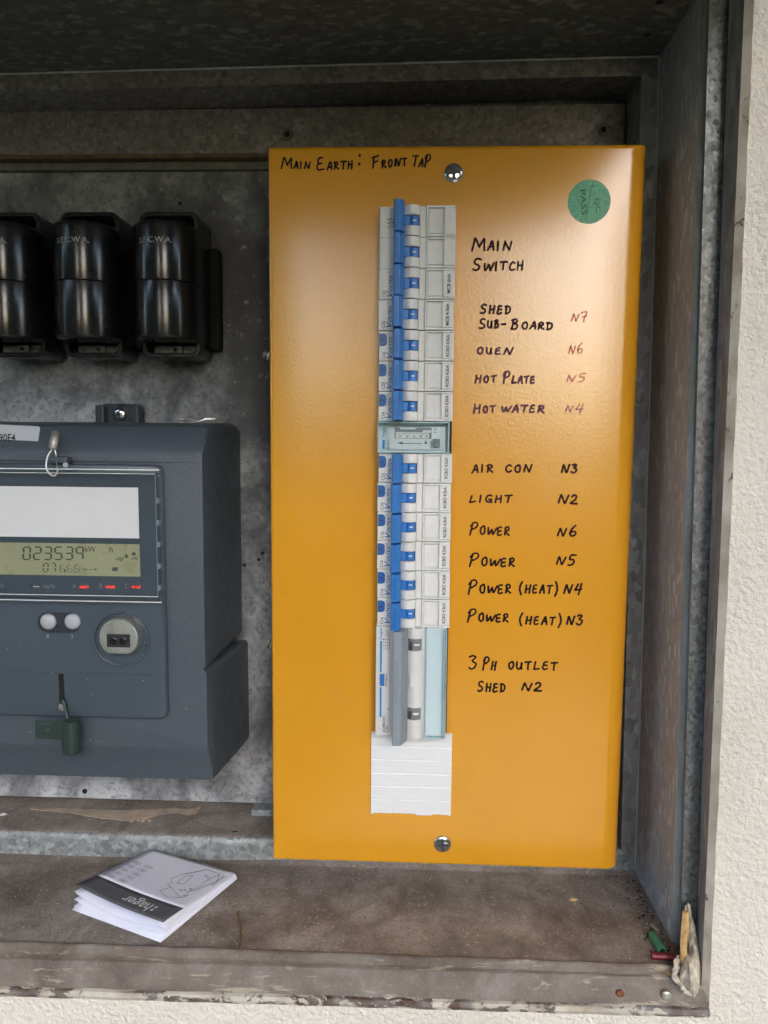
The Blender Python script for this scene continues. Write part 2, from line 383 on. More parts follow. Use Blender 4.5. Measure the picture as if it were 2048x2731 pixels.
# ================================================================ SETTING
FY = .04                # back flange plane of the cabinet
FZ = -.2533             # cabinet floor
WY = -.064              # face of the rendered wall

tag(obj('ground', MB().quad((-40, -40, -1.35), (40, -40, -1.35), (40, 3, -1.35), (-40, 3, -1.35)), MT['paving']), kind='structure')

# right-hand front frame of the cabinet: profile of (pixel at y=0, pixel at y=2690, depth)
prof = [(1871, 1784, -.035), (1891, 1806, -.0355), (1892, 1808, -.045), (1945, 1850, -.045), (1946, 1851, -.050), (1985, 1868, -.0625), (2012, 1890, -.0665), (2013, 1892, -.062)]
def frame_pts(k, ztop=.302, zbot=-.2745):
    a, b_, Y = prof[k]
    t = P(a, 0, Y); b = P(b_, 2690, Y); f = (ztop-b.z)/(t.z-b.z); g = (zbot-b.z)/(t.z-b.z)
    return b+(t-b)*f, b+(t-b)*g
# rendered wall with an opening for the cabinet
ot, ob = frame_pts(6)
wl = -.46
def slope(x): return .009*(x+.08)
m = MB()
hx1t, hx1b = ot.x-.002, ob.x-.002
zb = lambda x: -.2785+slope(x)+.002
XL, XR, ZT, ZB = -2.2, 2.2, 1.75, -1.35
m.quad((hx1t, WY, .31), (XR, WY, .31), (XR, WY, zb(hx1b)), (hx1b, WY, zb(hx1b)))
m.quad((XL, WY, .31), (wl, WY, .31), (wl, WY, zb(wl)), (XL, WY, zb(wl)))
m.quad((XL, WY, .31), (XR, WY, .31), (XR, WY, ZT), (XL, WY, ZT))
m.quad((XL, WY, zb(wl)), (wl, WY, zb(wl)), (hx1b, WY, zb(hx1b)), (XR, WY, zb(hx1b)), (XR, WY, ZB), (XL, WY, ZB))
m.box(XL, XR, .13, .16, ZB, ZT)
tag(obj('rendered_wall', m, MT['wall']), 'cream wall with rough stippled render around the metal cabinet', 'wall')
m = MB().box(-6, 6, -2.9, .5, 1.75, 1.79)  # unseen roof added to keep direct sun off the box
tag(obj('added_shade_roof', m, MT['shade_roof']), 'pale unseen roof added over the rendered wall to block the sun', 'roof')

# unseen leafy masses added across the yard to block and gap the sky light
def blocker(name, x0, x1, y, z1, label, seed):
    rnd = random.Random(seed); mb = MB()
    for i in range(260):
        c = Vector((rnd.uniform(x0, x1), y-rnd.uniform(0, 1.0), rnd.uniform(-1.35, z1)))
        s = rnd.uniform(.25, .55)
        vs = [c+Vector((rnd.uniform(-s, s), rnd.uniform(-s, s), rnd.uniform(-s, s))) for _ in range(4)]
        mb.add(vs, [(0, 1, 2), (0, 2, 3), (0, 3, 1), (1, 3, 2)])
    mb.box(x0, x1, y-.9, y-.3, -1.35, z1-.1)
    return tag(obj(name, mb, MT['blocker_foliage']), label, 'blocker')
blocker('blocker', -.45, .45, -5.5, 3.2, 'added unseen tall green hedge straight across the yard from the cabinet', 1)
blocker('blocker', -12, -1.35, -5.5, 2.6, 'added unseen long green hedge on the far side of the yard, nearer the meter side', 2)
blocker('blocker', 2.3, 12, -5.5, 2.6, 'added unseen long green hedge on the far side of the yard, nearer the panel side', 3)
blocker('low_blocker', -1.35, 2.3, -5.6, .02, 'added unseen low green hedge filling the gap between tall hedges', 4)

# ---------------------------------------------------------------- cabinet
cab = thing('meter_cabinet', 'old galvanised steel meter cabinet set into the cream rendered wall, its lid lifted open', 'cabinet', (0, FY, FZ))
cz = lambda x: .2974-.0144*(.131-x)
m = MB(); a, b_ = frame_pts(0)
def wallpt(u, v):  # side wall
    t = Vector((.131, FY, .2974)).lerp(Vector((.1383, FY, -.2538)), v); f_ = a.lerp(b_, v)
    f_ = Vector((f_.x, f_.y, t.z)); return t.lerp(f_, u)
m.sheet(wallpt, 6, 20)
obj('side_wall', m, MT['galv_wall'], cab)
obj('side_wall', MB().box(-.45, -.447, FY, WY, -.26, .30), MT['galv_wall'], cab)
m = MB().quad((-.45, FY, cz(-.45)), (.131, FY, cz(.131)), (a.x, -.068, cz(.14)), (-.45, -.068, cz(-.45)))
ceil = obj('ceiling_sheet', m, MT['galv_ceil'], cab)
for px, py in ((1758, 6), (1727, 93)):
    q = PZ(px, py, .2965); r_ = .0022
    obj('bolt_hole', MB().add([(q.x+r_*math.cos(k*.5236), q.y+r_*math.sin(k*.5236), cz(q.x)-.0008) for k in range(12)], [tuple(range(12))]), MT['black'], cab)
# floor sheet
def fl(u, v):
    x = -.45+u*(.1405+.45); y = -.0575+v*(FY+.0575+.0005); return (x, y, FZ+.0026*max(0, (v-.94)/.06)**1.5*min(1, max(0, (x+.16)/.05)))
obj('floor_sheet', MB().sheet(fl, 40, 60), MT['floor'], cab)
# back flange ring
it = lambda x: .2838-.004*(-.0467-x)/.27
fr, frb = .1197, .1275
m = MB()
m.quad((-.45, FY, cz(-.45)), (.131, FY, cz(.131)), (fr, FY, .2855), (-.45, FY, it(-.45)))
m.quad((fr, FY, .2855), (-.45, FY, it(-.45)), (-.45, .074, it(-.45)-.0005), (fr-.0003, .074, .2850))
obj('top_flange', m, MT['galv_fine'], cab, bevel=.0015)
m = MB()
m.quad((.131, FY, .2972), (.1383, FY, -.2536), (frb, FY, -.237), (fr, FY, .2853))
m.quad((fr, FY, .2853), (frb, FY, -.237), (frb-.0003, .074, -.237), (fr-.0003, .074, .2848))
obj('side_flange', m, MT['galv'], cab, bevel=.0012)
def led(u, v):
    x = -.45+u*(.1383+.45)
    pts = [(FY-.0006, FZ), (FY-.0004, -.247), (FY, -.2400), (FY+.0010, -.2375), (FY+.0035, -.2363), (FY+.012, -.2362), (.098, -.2362)]
    k = v*(len(pts)-1); i = min(int(k), len(pts)-2); t = k-i
    return (x, pts[i][0]*(1-t)+pts[i+1][0]*t, pts[i][1]*(1-t)+pts[i+1][1]*t)
m = MB().sheet(lambda u, v: led(u, v*3.4/6), 4, 10)
obj('bottom_flange', m, MT['galv_bright'], cab, smooth=60)
m = MB().sheet(lambda u, v: led(u, 3.4/6+v*2.6/6), 4, 6)
obj('ledge', m, MT['floor'], cab, smooth=60)
m = MB().box(-.45, .14, .098, .100, -.26, .30)
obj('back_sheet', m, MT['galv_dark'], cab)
# top strip with two fixing holes
zs = lambda px, py: P(px, py, .072).z
m = MB()
m.prism([(-.45, zs(1024, 274)-.004), (.1183, .2815), (.1183, .2505), (-.45, .2505)], 'y', .072, .0795)
st = obj('fixing_strip', m, MT['galv_fine'], cab, bevel=.0004)
for px, py in ((766, 359), (1609, 346)):
    q = P(px, py, .072)
    obj('washer', MB().ring((q.x, q.z), .0018, .0042, .0712, .0722), MT['batten'], st, bevel=.0003); obj('screw_hole', MB().disc((q.x, q.z), .0019, .0716, .072), MT['black'], st)
obj('strip_edge', MB().box(-.45, .1180, .0725, .0800, .2480, .2503), MT['brown_edge'], cab)
obj('batten', MB().box(-.45, .1180, .0803, .092, .2425, .2482), MT['batten'], cab, bevel=.0008)

pts = [Vector((x, FY-.0004, cz(x)-.0006)) for x in (-.45, -.2, 0, .1300)]
obj('fold_highlight', MB().tube(pts, .0008, 8), MT['lip'], cab, smooth=60)  # bright worn-zinc tubes paint the highlight along the folds
obj('fold_highlight', MB().tube([Vector((.1306, FY-.0002, .296)), Vector((.1345, FY-.0002, .02)), Vector((.1379, FY-.0002, -.252))], .0007, 8), MT['lip'], cab, smooth=60)
# front frame on the right
def frame_part(name, k0, k1, mat, zt=.302, zbt=-.2745):
    m = MB()
    for k in range(k0, k1):
        (t0, b0), (t1, b1) = frame_pts(k, zt, zbt), frame_pts(k+1, zt, zbt)
        m.sheet(lambda u, v: (t0.lerp(t1, u)).lerp(b0.lerp(b1, u), v), 1, 24)
    return obj(name, m, mat, cab, bevel=.0006)
frame_part('inner_lip', 0, 1, MT['lip'], zbt=-.2565)
frame_part('front_groove', 1, 3, MT['galv_dark'])
frame_part('outer_edge', 3, 5, MT['frame_blue'])
m = MB()
(t0, b0), (t1, b1), (t2, b2) = frame_pts(5), frame_pts(6), frame_pts(7)
rnd = random.Random(3)
for (ta, ba, tb, bb) in ((t0, b0, t1, b1), (t1, b1, t2, b2)):
    m.sheet(lambda u, v: (ta.lerp(tb, u)).lerp(ba.lerp(bb, u), v)+Vector((.00012*math.sin(v*211)+.00015*math.sin(v*67), 0, 0))*(1 if ta is t1 else u), 2, 120)
# bottom sill
def sillx(u): return -.46+u*(b1.x+.46)
def sheet_profile(p, n=60):
    mm = MB()
    for (y0, z0), (y1, z1) in zip(p[:-1], p[1:]):
        mm.sheet(lambda u, v: (sillx(u), y0+(y1-y0)*v, z0+(z1-z0)*v+slope(sillx(u))*(1 if z0 < -.259 else (v if z1 < -.259 else 0))+.00025*math.sin(sillx(u)*170)), n, 1)
    return mm
hem = [(-.0562, FZ-.0006), (-.0566, FZ+.0010), (-.0578, FZ+.0014), (-.0590, FZ+.0008), (-.0596, -.2570), (-.0588, -.2594)]
aprn = [(-.0588, -.2594), (-.0602, -.2600), (-.0640, -.2650), (-.0665, -.2695), (-.0672, -.2720), (-.0655, -.2726)]
bead = [(-.0655, -.2726), (-.0680, -.2735), (-.0690, -.2758), (-.0680, -.2782), (-.0640, -.2795)]
sl = obj('sill', sheet_profile(hem+aprn[1:]), MT['sill'], cab, smooth=50)
obj('painted_bead', m, MT['bead_sound'], cab, smooth=50)
obj('painted_bead', sheet_profile(bead), MT['bead'], cab, smooth=50)
q = P(1778, 2655, -.067); obj('rivet', MB().disc((q.x, q.z), .0028, -.0668, -.066, 20, .0012), MT['steel_dull'], cab, smooth=40)
q = P(1655, 2652, -.067); obj('rust_spot', MB().disc((q.x, q.z), .0022, -.0668, -.066, 14, .0004), MT['rusty'], cab, smooth=40)
q = P(1926, 1161, -.053); obj('rust_spot', MB().disc((q.x, q.z), .0020, -.0545, -.050, 14, .0004), MT['rusty'], cab, smooth=40)
# lifted lid, hinged along the top of the opening
m = MB().prism([(-.068, .304), (-.068, .307), (-.50, .322), (-.50, .307), (-.498, .307), (-.498, .319)], 'x', -.46, .168)
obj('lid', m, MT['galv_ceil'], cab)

# ---------------------------------------------------------------- backing board
bd = thing('backing_board', 'mottled grey backing board carrying the fuses and the meter', 'board', (-.2, .085, -.2333))
def bshape(u, v): return (-.44+u*(.118+.44), .085, -.2325+v*(.2435+.2325))
m = MB().box(-.44, .118, .085, .093, -.2325, .2435)
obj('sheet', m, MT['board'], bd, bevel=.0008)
def slot_screw(px, py, par, r=.0036):
    q = P(px, py, .084); m = MB().disc((q.x, q.z), r, .0842, .0852, 24, .0018)
    s = obj('screw', m, MT['steel_dull'], par, smooth=40)
    c, n = math.cos(1.2), math.sin(1.2); m = MB()
    def rt(x, z): return (q.x+x*c-z*n, q.z+x*n+z*c)
    a0 = [rt(-r*.95, -.0005), rt(r*.95, -.0005), rt(r*.95, .0005), rt(-r*.95, .0005)]
    m.prism(a0, 'y', .0821, .0838); obj('slot', m, MT['black'], s)
slot_screw(712, 946, bd); slot_screw(719, 1717, bd)
for px, py in ((226, 2110), (480, 543), (232, 453), (652, 1507), (700, 1475), (690, 1492)):
    q = P(px, py, .085); obj('drill_hole', MB().disc((q.x, q.z), .0013 if px != 226 else .0020, .0846, .0852, 12), MT['black'], bd)
for pts in (((120, 2098), (150, 2099), (185, 2092), (205, 2086)), ((712, 985), (707, 1010), (704, 1040)),):
    obj('scratch', MB().tube([P(x, y, .0848) for x, y in pts], .00012, 5), MT['grey_ink'], bd)
m = MB().box(P(678, 2160, .083).x, P(735, 2160, .083).x, .072, .084, -.2361, -.2315)
obj('packer', m, MT['galv_bright'], bd, bevel=.0006)

# ---------------------------------------------------------------- orange panel
pan = thing('panel_cover', 'orange powder coated switchboard cover with handwritten circuit names', 'panel', (0, .0385, -.228))
def panel_mesh():
    x0, x1, z0, z1 = -.1140, .1160, -.2283, .2298
    ys = .0385; rl, rr, rt, rb = .0024, .0120, .0034, .0016
    # rounded front made as a height field over the rectangle: edges roll back with their own radius
    def coords(a, b, ra, rb_, n=7):
        s = [a+ra*(1-math.cos(k/n*math.pi/2)) for k in range(n)]
        e = [b-rb_*(1-math.cos(k/n*math.pi/2)) for k in range(n)][::-1]
        mid = [a+ra+(b-a-ra-rb_)*k/8 for k in range(9)]
        return s+mid+e
    def roll(t, a, b, ra, rb_):
        if t < a+ra: d = (a+ra-t)/ra; return ra*(1-math.sqrt(max(0, 1-d*d)))
        if t > b-rb_: d = (t-(b-rb_))/rb_; return rb_*(1-math.sqrt(max(0, 1-d*d)))
        return 0
    xs = coords(x0, x1, rl, rr); zs_ = coords(z0, z1, rb, rt)
    mb = MB(); nx, nz = len(xs), len(zs_)
    vs = [(x, max(roll(x, x0, x1, rl, rr), roll(z, z0, z1, rb, rt)), z) for z in zs_ for x in xs]
    mb.add(vs, [(j*nx+i, j*nx+i+1, (j+1)*nx+i+1, (j+1)*nx+i) for j in range(nz-1) for i in range(nx-1)])
    # skirts back to the flange
    e = [(xs[0], z) for z in zs_]; m2 = []
    def skirt(pts):
        n = len(pts); mb.add([p for p in pts]+[(p[0], ys, p[2]) for p in pts], [(i, i+1, n+i+1, n+i) for i in range(n-1)])
    skirt([(x0, max(rl, roll(z, z0, z1, rb, rt)), z) for z in zs_])
    skirt([(x1, max(rr, roll(z, z0, z1, rb, rt)), z) for z in zs_])
    skirt([(x, max(rb, roll(x, x0, x1, rl, rr)), z0) for x in xs])
    skirt([(x, max(rt, roll(x, x0, x1, rl, rr)), z1) for x in xs])
    return mb
obj('cover', panel_mesh(), MT['yellow'], pan, smooth=50)
def cross_screw(px, py, par, Y=0.0, r=.0057, rot=.1, name='screw'):
    q = P(px, py, Y-.001)
    s = obj(name, MB().disc((q.x, q.z), r, Y-.0007, Y+.0005, 36, .0015), MT['chrome'], par, smooth=40)
    m = MB()
    for k in range(2):
        a_ = rot+k*math.pi/2; c, n = math.cos(a_), math.sin(a_)
        L, w = r*.66, r*.15
        m.prism([(q.x+x*c-z*n, q.z+x*n+z*c) for x, z in ((-L, -w), (L, -w), (L, w), (-L, w))], 'y', Y-.00228+.00012*k, Y-.001)
    m.disc((q.x, q.z), r*.26, Y-.00234, Y-.001, 12)
    obj('recess', m, MT['meter_dark'], s)
    return s
cross_screw(1210, 461, pan, rot=.12); cross_screw(1180, 2252, pan, rot=.05)
# round green sticker
q = P(1571, 538, 0)
stk = obj('sticker', MB().disc((q.x, q.z), .0128, -.00025, .0004, 48), MT['green_sticker'], pan, label='round green inspection sticker')
m = MB()
flat_text('PASS', P(1556, 540, 0).x, -.0004, P(1556, 540, 0).z, .0150, .0033, -84, mb=m)
flat_text('QC', P(1592, 548, 0).x, -.0004, P(1592, 548, 0).z, .0085, .0033, -80, mb=m)
m.tube([P(1578, 495, -.0003), P(1563, 590, -.0003)], .00015, 5); m.tube([P(1580, 500, -.0003), P(1580, 488, -.0003)], .00015, 5)
obj('sticker_print', m, MT['green_ink'], stk)

# handwriting: own stroke letters drawn with a marker
G = {
 'M': [[(0, 0), (.12, .55), (.22, 1), (.5, .35), (.55, .35), (.85, .95), (.88, .5), (.9, 0)]],
 'A': [[(0, 0), (.25, .5), (.5, 1), (.62, .95), (.75, .45), (.8, 0)], [(.2, .38), (.75, .4)]],
 'I': [[(.1, 0), (.28, 1)]],
 'N': [[(.05, 0), (.22, .9), (.28, .9), (.62, .05), (.72, .05), (.95, .95)]],
 'E': [[(.65, .98), (.3, .95), (.12, .75), (.22, .55), (.6, .52)], [(.22, .53), (.05, .3), (.12, .05), (.35, 0), (.72, .08)]],
 'R': [[(.05, 0), (.18, .95)], [(.0, .82), (.35, 1), (.68, .85), (.6, .6), (.2, .48), (.45, .2), (.8, -.02)]],
 'T': [[(.0, .95), (.9, 1.0)], [(.5, .98), (.42, .4), (.4, 0)]],
 'H': [[(.05, 0), (.18, 1)], [(.7, 0), (.8, 1)], [(.12, .5), (.76, .52)]],
 'F': [[(.05, 0), (.2, .95)], [(.02, .9), (.8, 1.02)], [(.15, .5), (.6, .55)]],
 'O': [[(.45, 1), (.12, .75), (.08, .3), (.35, 0), (.68, .15), (.78, .6), (.6, .95), (.42, 1)]],
 'P': [[(.05, -.05), (.22, .95)], [(.02, .7), (.3, 1), (.65, 1), (.75, .75), (.5, .5), (.15, .42)]],
 'S': [[(.78, .92), (.5, 1), (.18, .85), (.22, .6), (.6, .42), (.65, .15), (.3, 0), (.02, .1)]],
 'W': [[(.0, .8), (.12, .1), (.25, .08), (.45, .65), (.5, .62), (.6, .1), (.75, .1), (1, .85)]],
 'C': [[(.8, .85), (.5, .98), (.15, .65), (.12, .25), (.4, 0), (.82, .12)]],
 'D': [[(.12, .02), (.18, .95)], [(.0, .92), (.4, .98), (.78, .7), (.72, .25), (.4, .02), (.02, .0)]],
 'U': [[(.08, .95), (.06, .35), (.25, .02), (.5, .1), (.68, .5), (.7, .95), (.72, .4), (.8, .02)]],
 'V': [[(.02, .95), (.08, .25), (.3, .0), (.55, .25), (.7, .95)]],
 'B': [[(.1, 0), (.18, 1)], [(.0, .92), (.4, 1), (.6, .78), (.2, .55), (.6, .45), (.68, .15), (.35, 0), (.0, .02)]],
 'L': [[(.2, .98), (.05, .08), (.12, .02), (.75, .08)]],
 'G': [[(.78, .88), (.45, 1), (.12, .65), (.12, .2), (.45, 0), (.72, .15), (.75, .4), (.4, .42)], [(.75, .4), (.78, -.05)]],
 '-': [[(.1, .35), (.75, .4)]],
 ':': [[(.3, .15), (.32, .2)], [(.33, .85), (.35, .9)]],
 '(': [[(.6, 1.15), (.25, .75), (.12, .3), (.45, -.15)]],
 ')': [[(.3, 1.15), (.62, .7), (.6, .3), (.2, -.18)]],
 '2': [[(.1, .8), (.35, 1), (.68, .85), (.6, .5), (.08, .02), (.15, 0), (.85, .0)]],
 '3': [[(.1, .92), (.4, 1.02), (.72, .9), (.35, .6), (.75, .4), (.6, .08), (.25, -.03), (.02, .08)]],
 '4': [[(.40, .9), (.1, .40), (.06, .34), (.1, .32), (.95, .42)], [(.84, 1.0), (.62, -.12)]],
 '5': [[(.85, 1), (.3, .95), (.22, .58), (.6, .55), (.7, .25), (.45, -.02), (.1, .0)]],
 '6': [[(.62, 1.05), (.25, .65), (.1, .2), (.35, -.02), (.7, .12), (.68, .4), (.35, .42), (.12, .2)]],
 '7': [[(.05, .88), (.4, .98), (.8, .95), (.62, .4), (.5, -.15)], [(.3, .42), (.85, .5)]],
}
WID = {'I': .45, 'M': 1.1, 'W': 1.2, '(': .7, ')': .7, ':': .6, 'N': 1.05, '-': .9}
def smooth_path(pts, n=5):
    if len(pts) < 3: return [pts[0].lerp(pts[1], k/3) for k in range(4)]
    out = []
    for i in range(len(pts)-1):
        p0, p1, p2, p3 = pts[max(i-1, 0)], pts[i], pts[i+1], pts[min(i+2, len(pts)-1)]
        for k in range(n):
            t = k/n
            out.append(.5*((2*p1)+(p2-p0)*t+(2*p0-5*p1+4*p2-p3)*t*t+(3*p1-p0-3*p2+p3)*t**3))
    out.append(pts[-1]); return out
def stroke(mb, pts, w, Y):
    """flat marker line in the panel plane with round ends"""
    path = smooth_path(pts); n = len(path); L, Rr = [], []
    for i, p in enumerate(path):
        t = path[min(i+1, n-1)]-path[max(i-1, 0)]
        if t.length < 1e-9: t = Vector((1, 0))
        t.normalize(); nn = Vector((-t.y, t.x)); ww = w*(1+.12*math.sin(i*1.7+p.x*900))
        L.append(p+nn*ww); Rr.append(p-nn*ww)
    def cap(c, d, sgn):
        d = d.normalized(); nn = Vector((-d.y, d.x))
        return [c+(nn*math.cos(a)+d*sgn*math.sin(a))*w for a in [math.pi*k/6 for k in range(1, 6)]]
    poly0 = cap(path[0], path[1]-path[0], -1); poly1 = cap(path[-1], path[-1]-path[-2], 1)
    vs = [(p.x, Y, p.y) for p in L]+[(p.x, Y, p.y) for p in Rr]
    mb.add(vs, [(i, i+1, n+i+1, n+i) for i in range(n-1)])
    mb.add([(p.x, Y, p.y) for p in [L[0]]+poly0+[Rr[0]]], [tuple(range(7))])
    mb.add([(p.x, Y, p.y) for p in [L[-1]]+poly1+[Rr[-1]]], [tuple(range(7))])
_lay = [0]
def write(mb, word, x0, y0, x1, y1, h1, h, w=.00061, seed=0, tall=None):
    rnd = random.Random(sum(ord(c)*(i+3) for i, c in enumerate(word)) if seed == 0 else seed)
    a, b = P(x0, y0, 0), P(x1, y1, 0); a = Vector((a.x, a.z)); b = Vector((b.x, b.z))
    sc = (P(x0, y0-100, 0)-P(x0, y0, 0)).length/100
    hs = [(h1 if i == 0 else h) for i in range(len(word))]
    if tall:
        for i, hh in tall.items(): hs[i] = hh
    ws = [WID.get(c, .85)*(hh if c not in '()' else h) for c, hh in zip(word, hs)]
    gap = .22*h; tot = sum(ws)+gap*(len(word)-1); k = (b-a).length/(tot*sc); d = (b-a).normalized(); up = Vector((-d.y, d.x))
    if up.y < 0: up = -up
    x = 0
    for c, hh, ww in zip(word, hs, ws):
        dy = rnd.uniform(-.05, .05)*hh; rx = rnd.uniform(-.05, .05)
        for st_ in G[c]:
            pts = []
            for (u, v) in st_:
                X = (x+(u*1.05+rx*v+.06*v)*ww*.95)*k*sc; Z = (v*hh*(1 if c not in '()' else 1)+dy)*sc
                pts.append(a+d*X+up*Z+Vector((rnd.uniform(-1, 1), rnd.uniform(-1, 1)))*.00018)
            _lay[0] += 1
            stroke(mb, pts, w*rnd.uniform(.92, 1.08), -.00022-(_lay[0] % 14)*.000012)
        x += ww+gap
def line(words, mat):
    for wd in words:
        mb = MB(); write(mb, *wd[0], **(wd[1] if len(wd) > 1 else {}))
        obj('handwriting', mb, MT[mat], pan)
line([[('MAIN', 750, 449, 828, 450, 29, 17), dict(w=.00052)], [('EARTH', 845, 455, 943, 450, 33, 20), dict(w=.00052)], [(':', 955, 444, 966, 444, 32, 32), dict(w=.0007)],
      [('FRONT', 994, 449, 1086, 441, 31, 19), dict(w=.00052)], [('TAP', 1098, 443, 1150, 446, 28, 20), dict(w=.00052, tall={2: 31})]], 'marker')
line([[('MAIN', 1258, 669, 1365, 667, 34, 23)]], 'marker_brown'); line([[('SWITCH', 1261, 722, 1397, 720, 31, 22)]], 'marker_brown')
line([[('SHED', 1280, 837, 1364, 836, 24, 21)], [('SUB-', 1279, 877, 1352, 873, 26, 21)], [('BOARD', 1363, 877, 1475, 878, 25, 18)]], 'marker_brown')
line([[('OUEN', 1272, 943, 1367, 944, 17, 17)]], 'marker_violet')
line([[('HOT', 1267, 1020, 1325, 1018, 20, 16)], [('PLATE', 1341, 1021, 1427, 1021, 29, 18)]], 'marker_violet')
line([[('HOT', 1263, 1101, 1322, 1098, 23, 16)], [('WATER', 1338, 1098, 1453, 1099, 16, 18)]], 'marker_violet')
line([[('N7', 1523, 855, 1566, 857, 18, 18), dict(w=.00036, tall={1: 24})]], 'marker_red'); line([[('N6', 1515, 941, 1558, 941, 20, 20), dict(w=.00036, tall={1: 27})]], 'marker_red')
line([[('N5', 1510, 1018, 1564, 1018, 17, 22), dict(w=.00036)]], 'marker_red'); line([[('N4', 1507, 1098, 1555, 1100, 17, 22), dict(w=.00036)]], 'marker_purple')
line([[('AIR', 1259, 1260, 1318, 1258, 20, 20)], [('CON', 1348, 1259, 1419, 1258, 19, 19)], [('N3', 1496, 1259, 1541, 1260, 22, 22)]], 'marker_brown')
line([[('LIGHT', 1253, 1340, 1366, 1339, 18, 18)], [('N2', 1488, 1341, 1542, 1343, 23, 23)]], 'marker_brown')
line([[('POWER', 1253, 1423, 1360, 1427, 31, 21)], [('N6', 1485, 1427, 1542, 1429, 20, 27)]], 'marker_brown')
line([[('POWER', 1252, 1507, 1374, 1510, 33, 21)], [('N5', 1483, 1505, 1536, 1508, 21, 27)]], 'marker')
line([[('POWER', 1249, 1581, 1364, 1581, 35, 22)], [('(HEAT)', 1384, 1581, 1490, 1583, 26, 21), dict(tall={5: 28})], [('N4', 1503, 1581, 1551, 1583, 23, 26)]], 'marker')
line([[('POWER', 1247, 1655, 1357, 1658, 32, 20)], [('(HEAT)', 1384, 1664, 1500, 1667, 26, 20), dict(tall={5: 27})], [('N3', 1510, 1664, 1556, 1665, 23, 25)]], 'marker')
line([[('3', 1250, 1785, 1275, 1785, 34, 34)], [('PH', 1287, 1785, 1324, 1786, 32, 23)], [('OUTLET', 1355, 1784, 1487, 1786, 19, 20)]], 'marker')
line([[('SHED', 1273, 1845, 1349, 1844, 27, 22)], [('N2', 1391, 1840, 1447, 1842, 20, 22)]], 'marker')

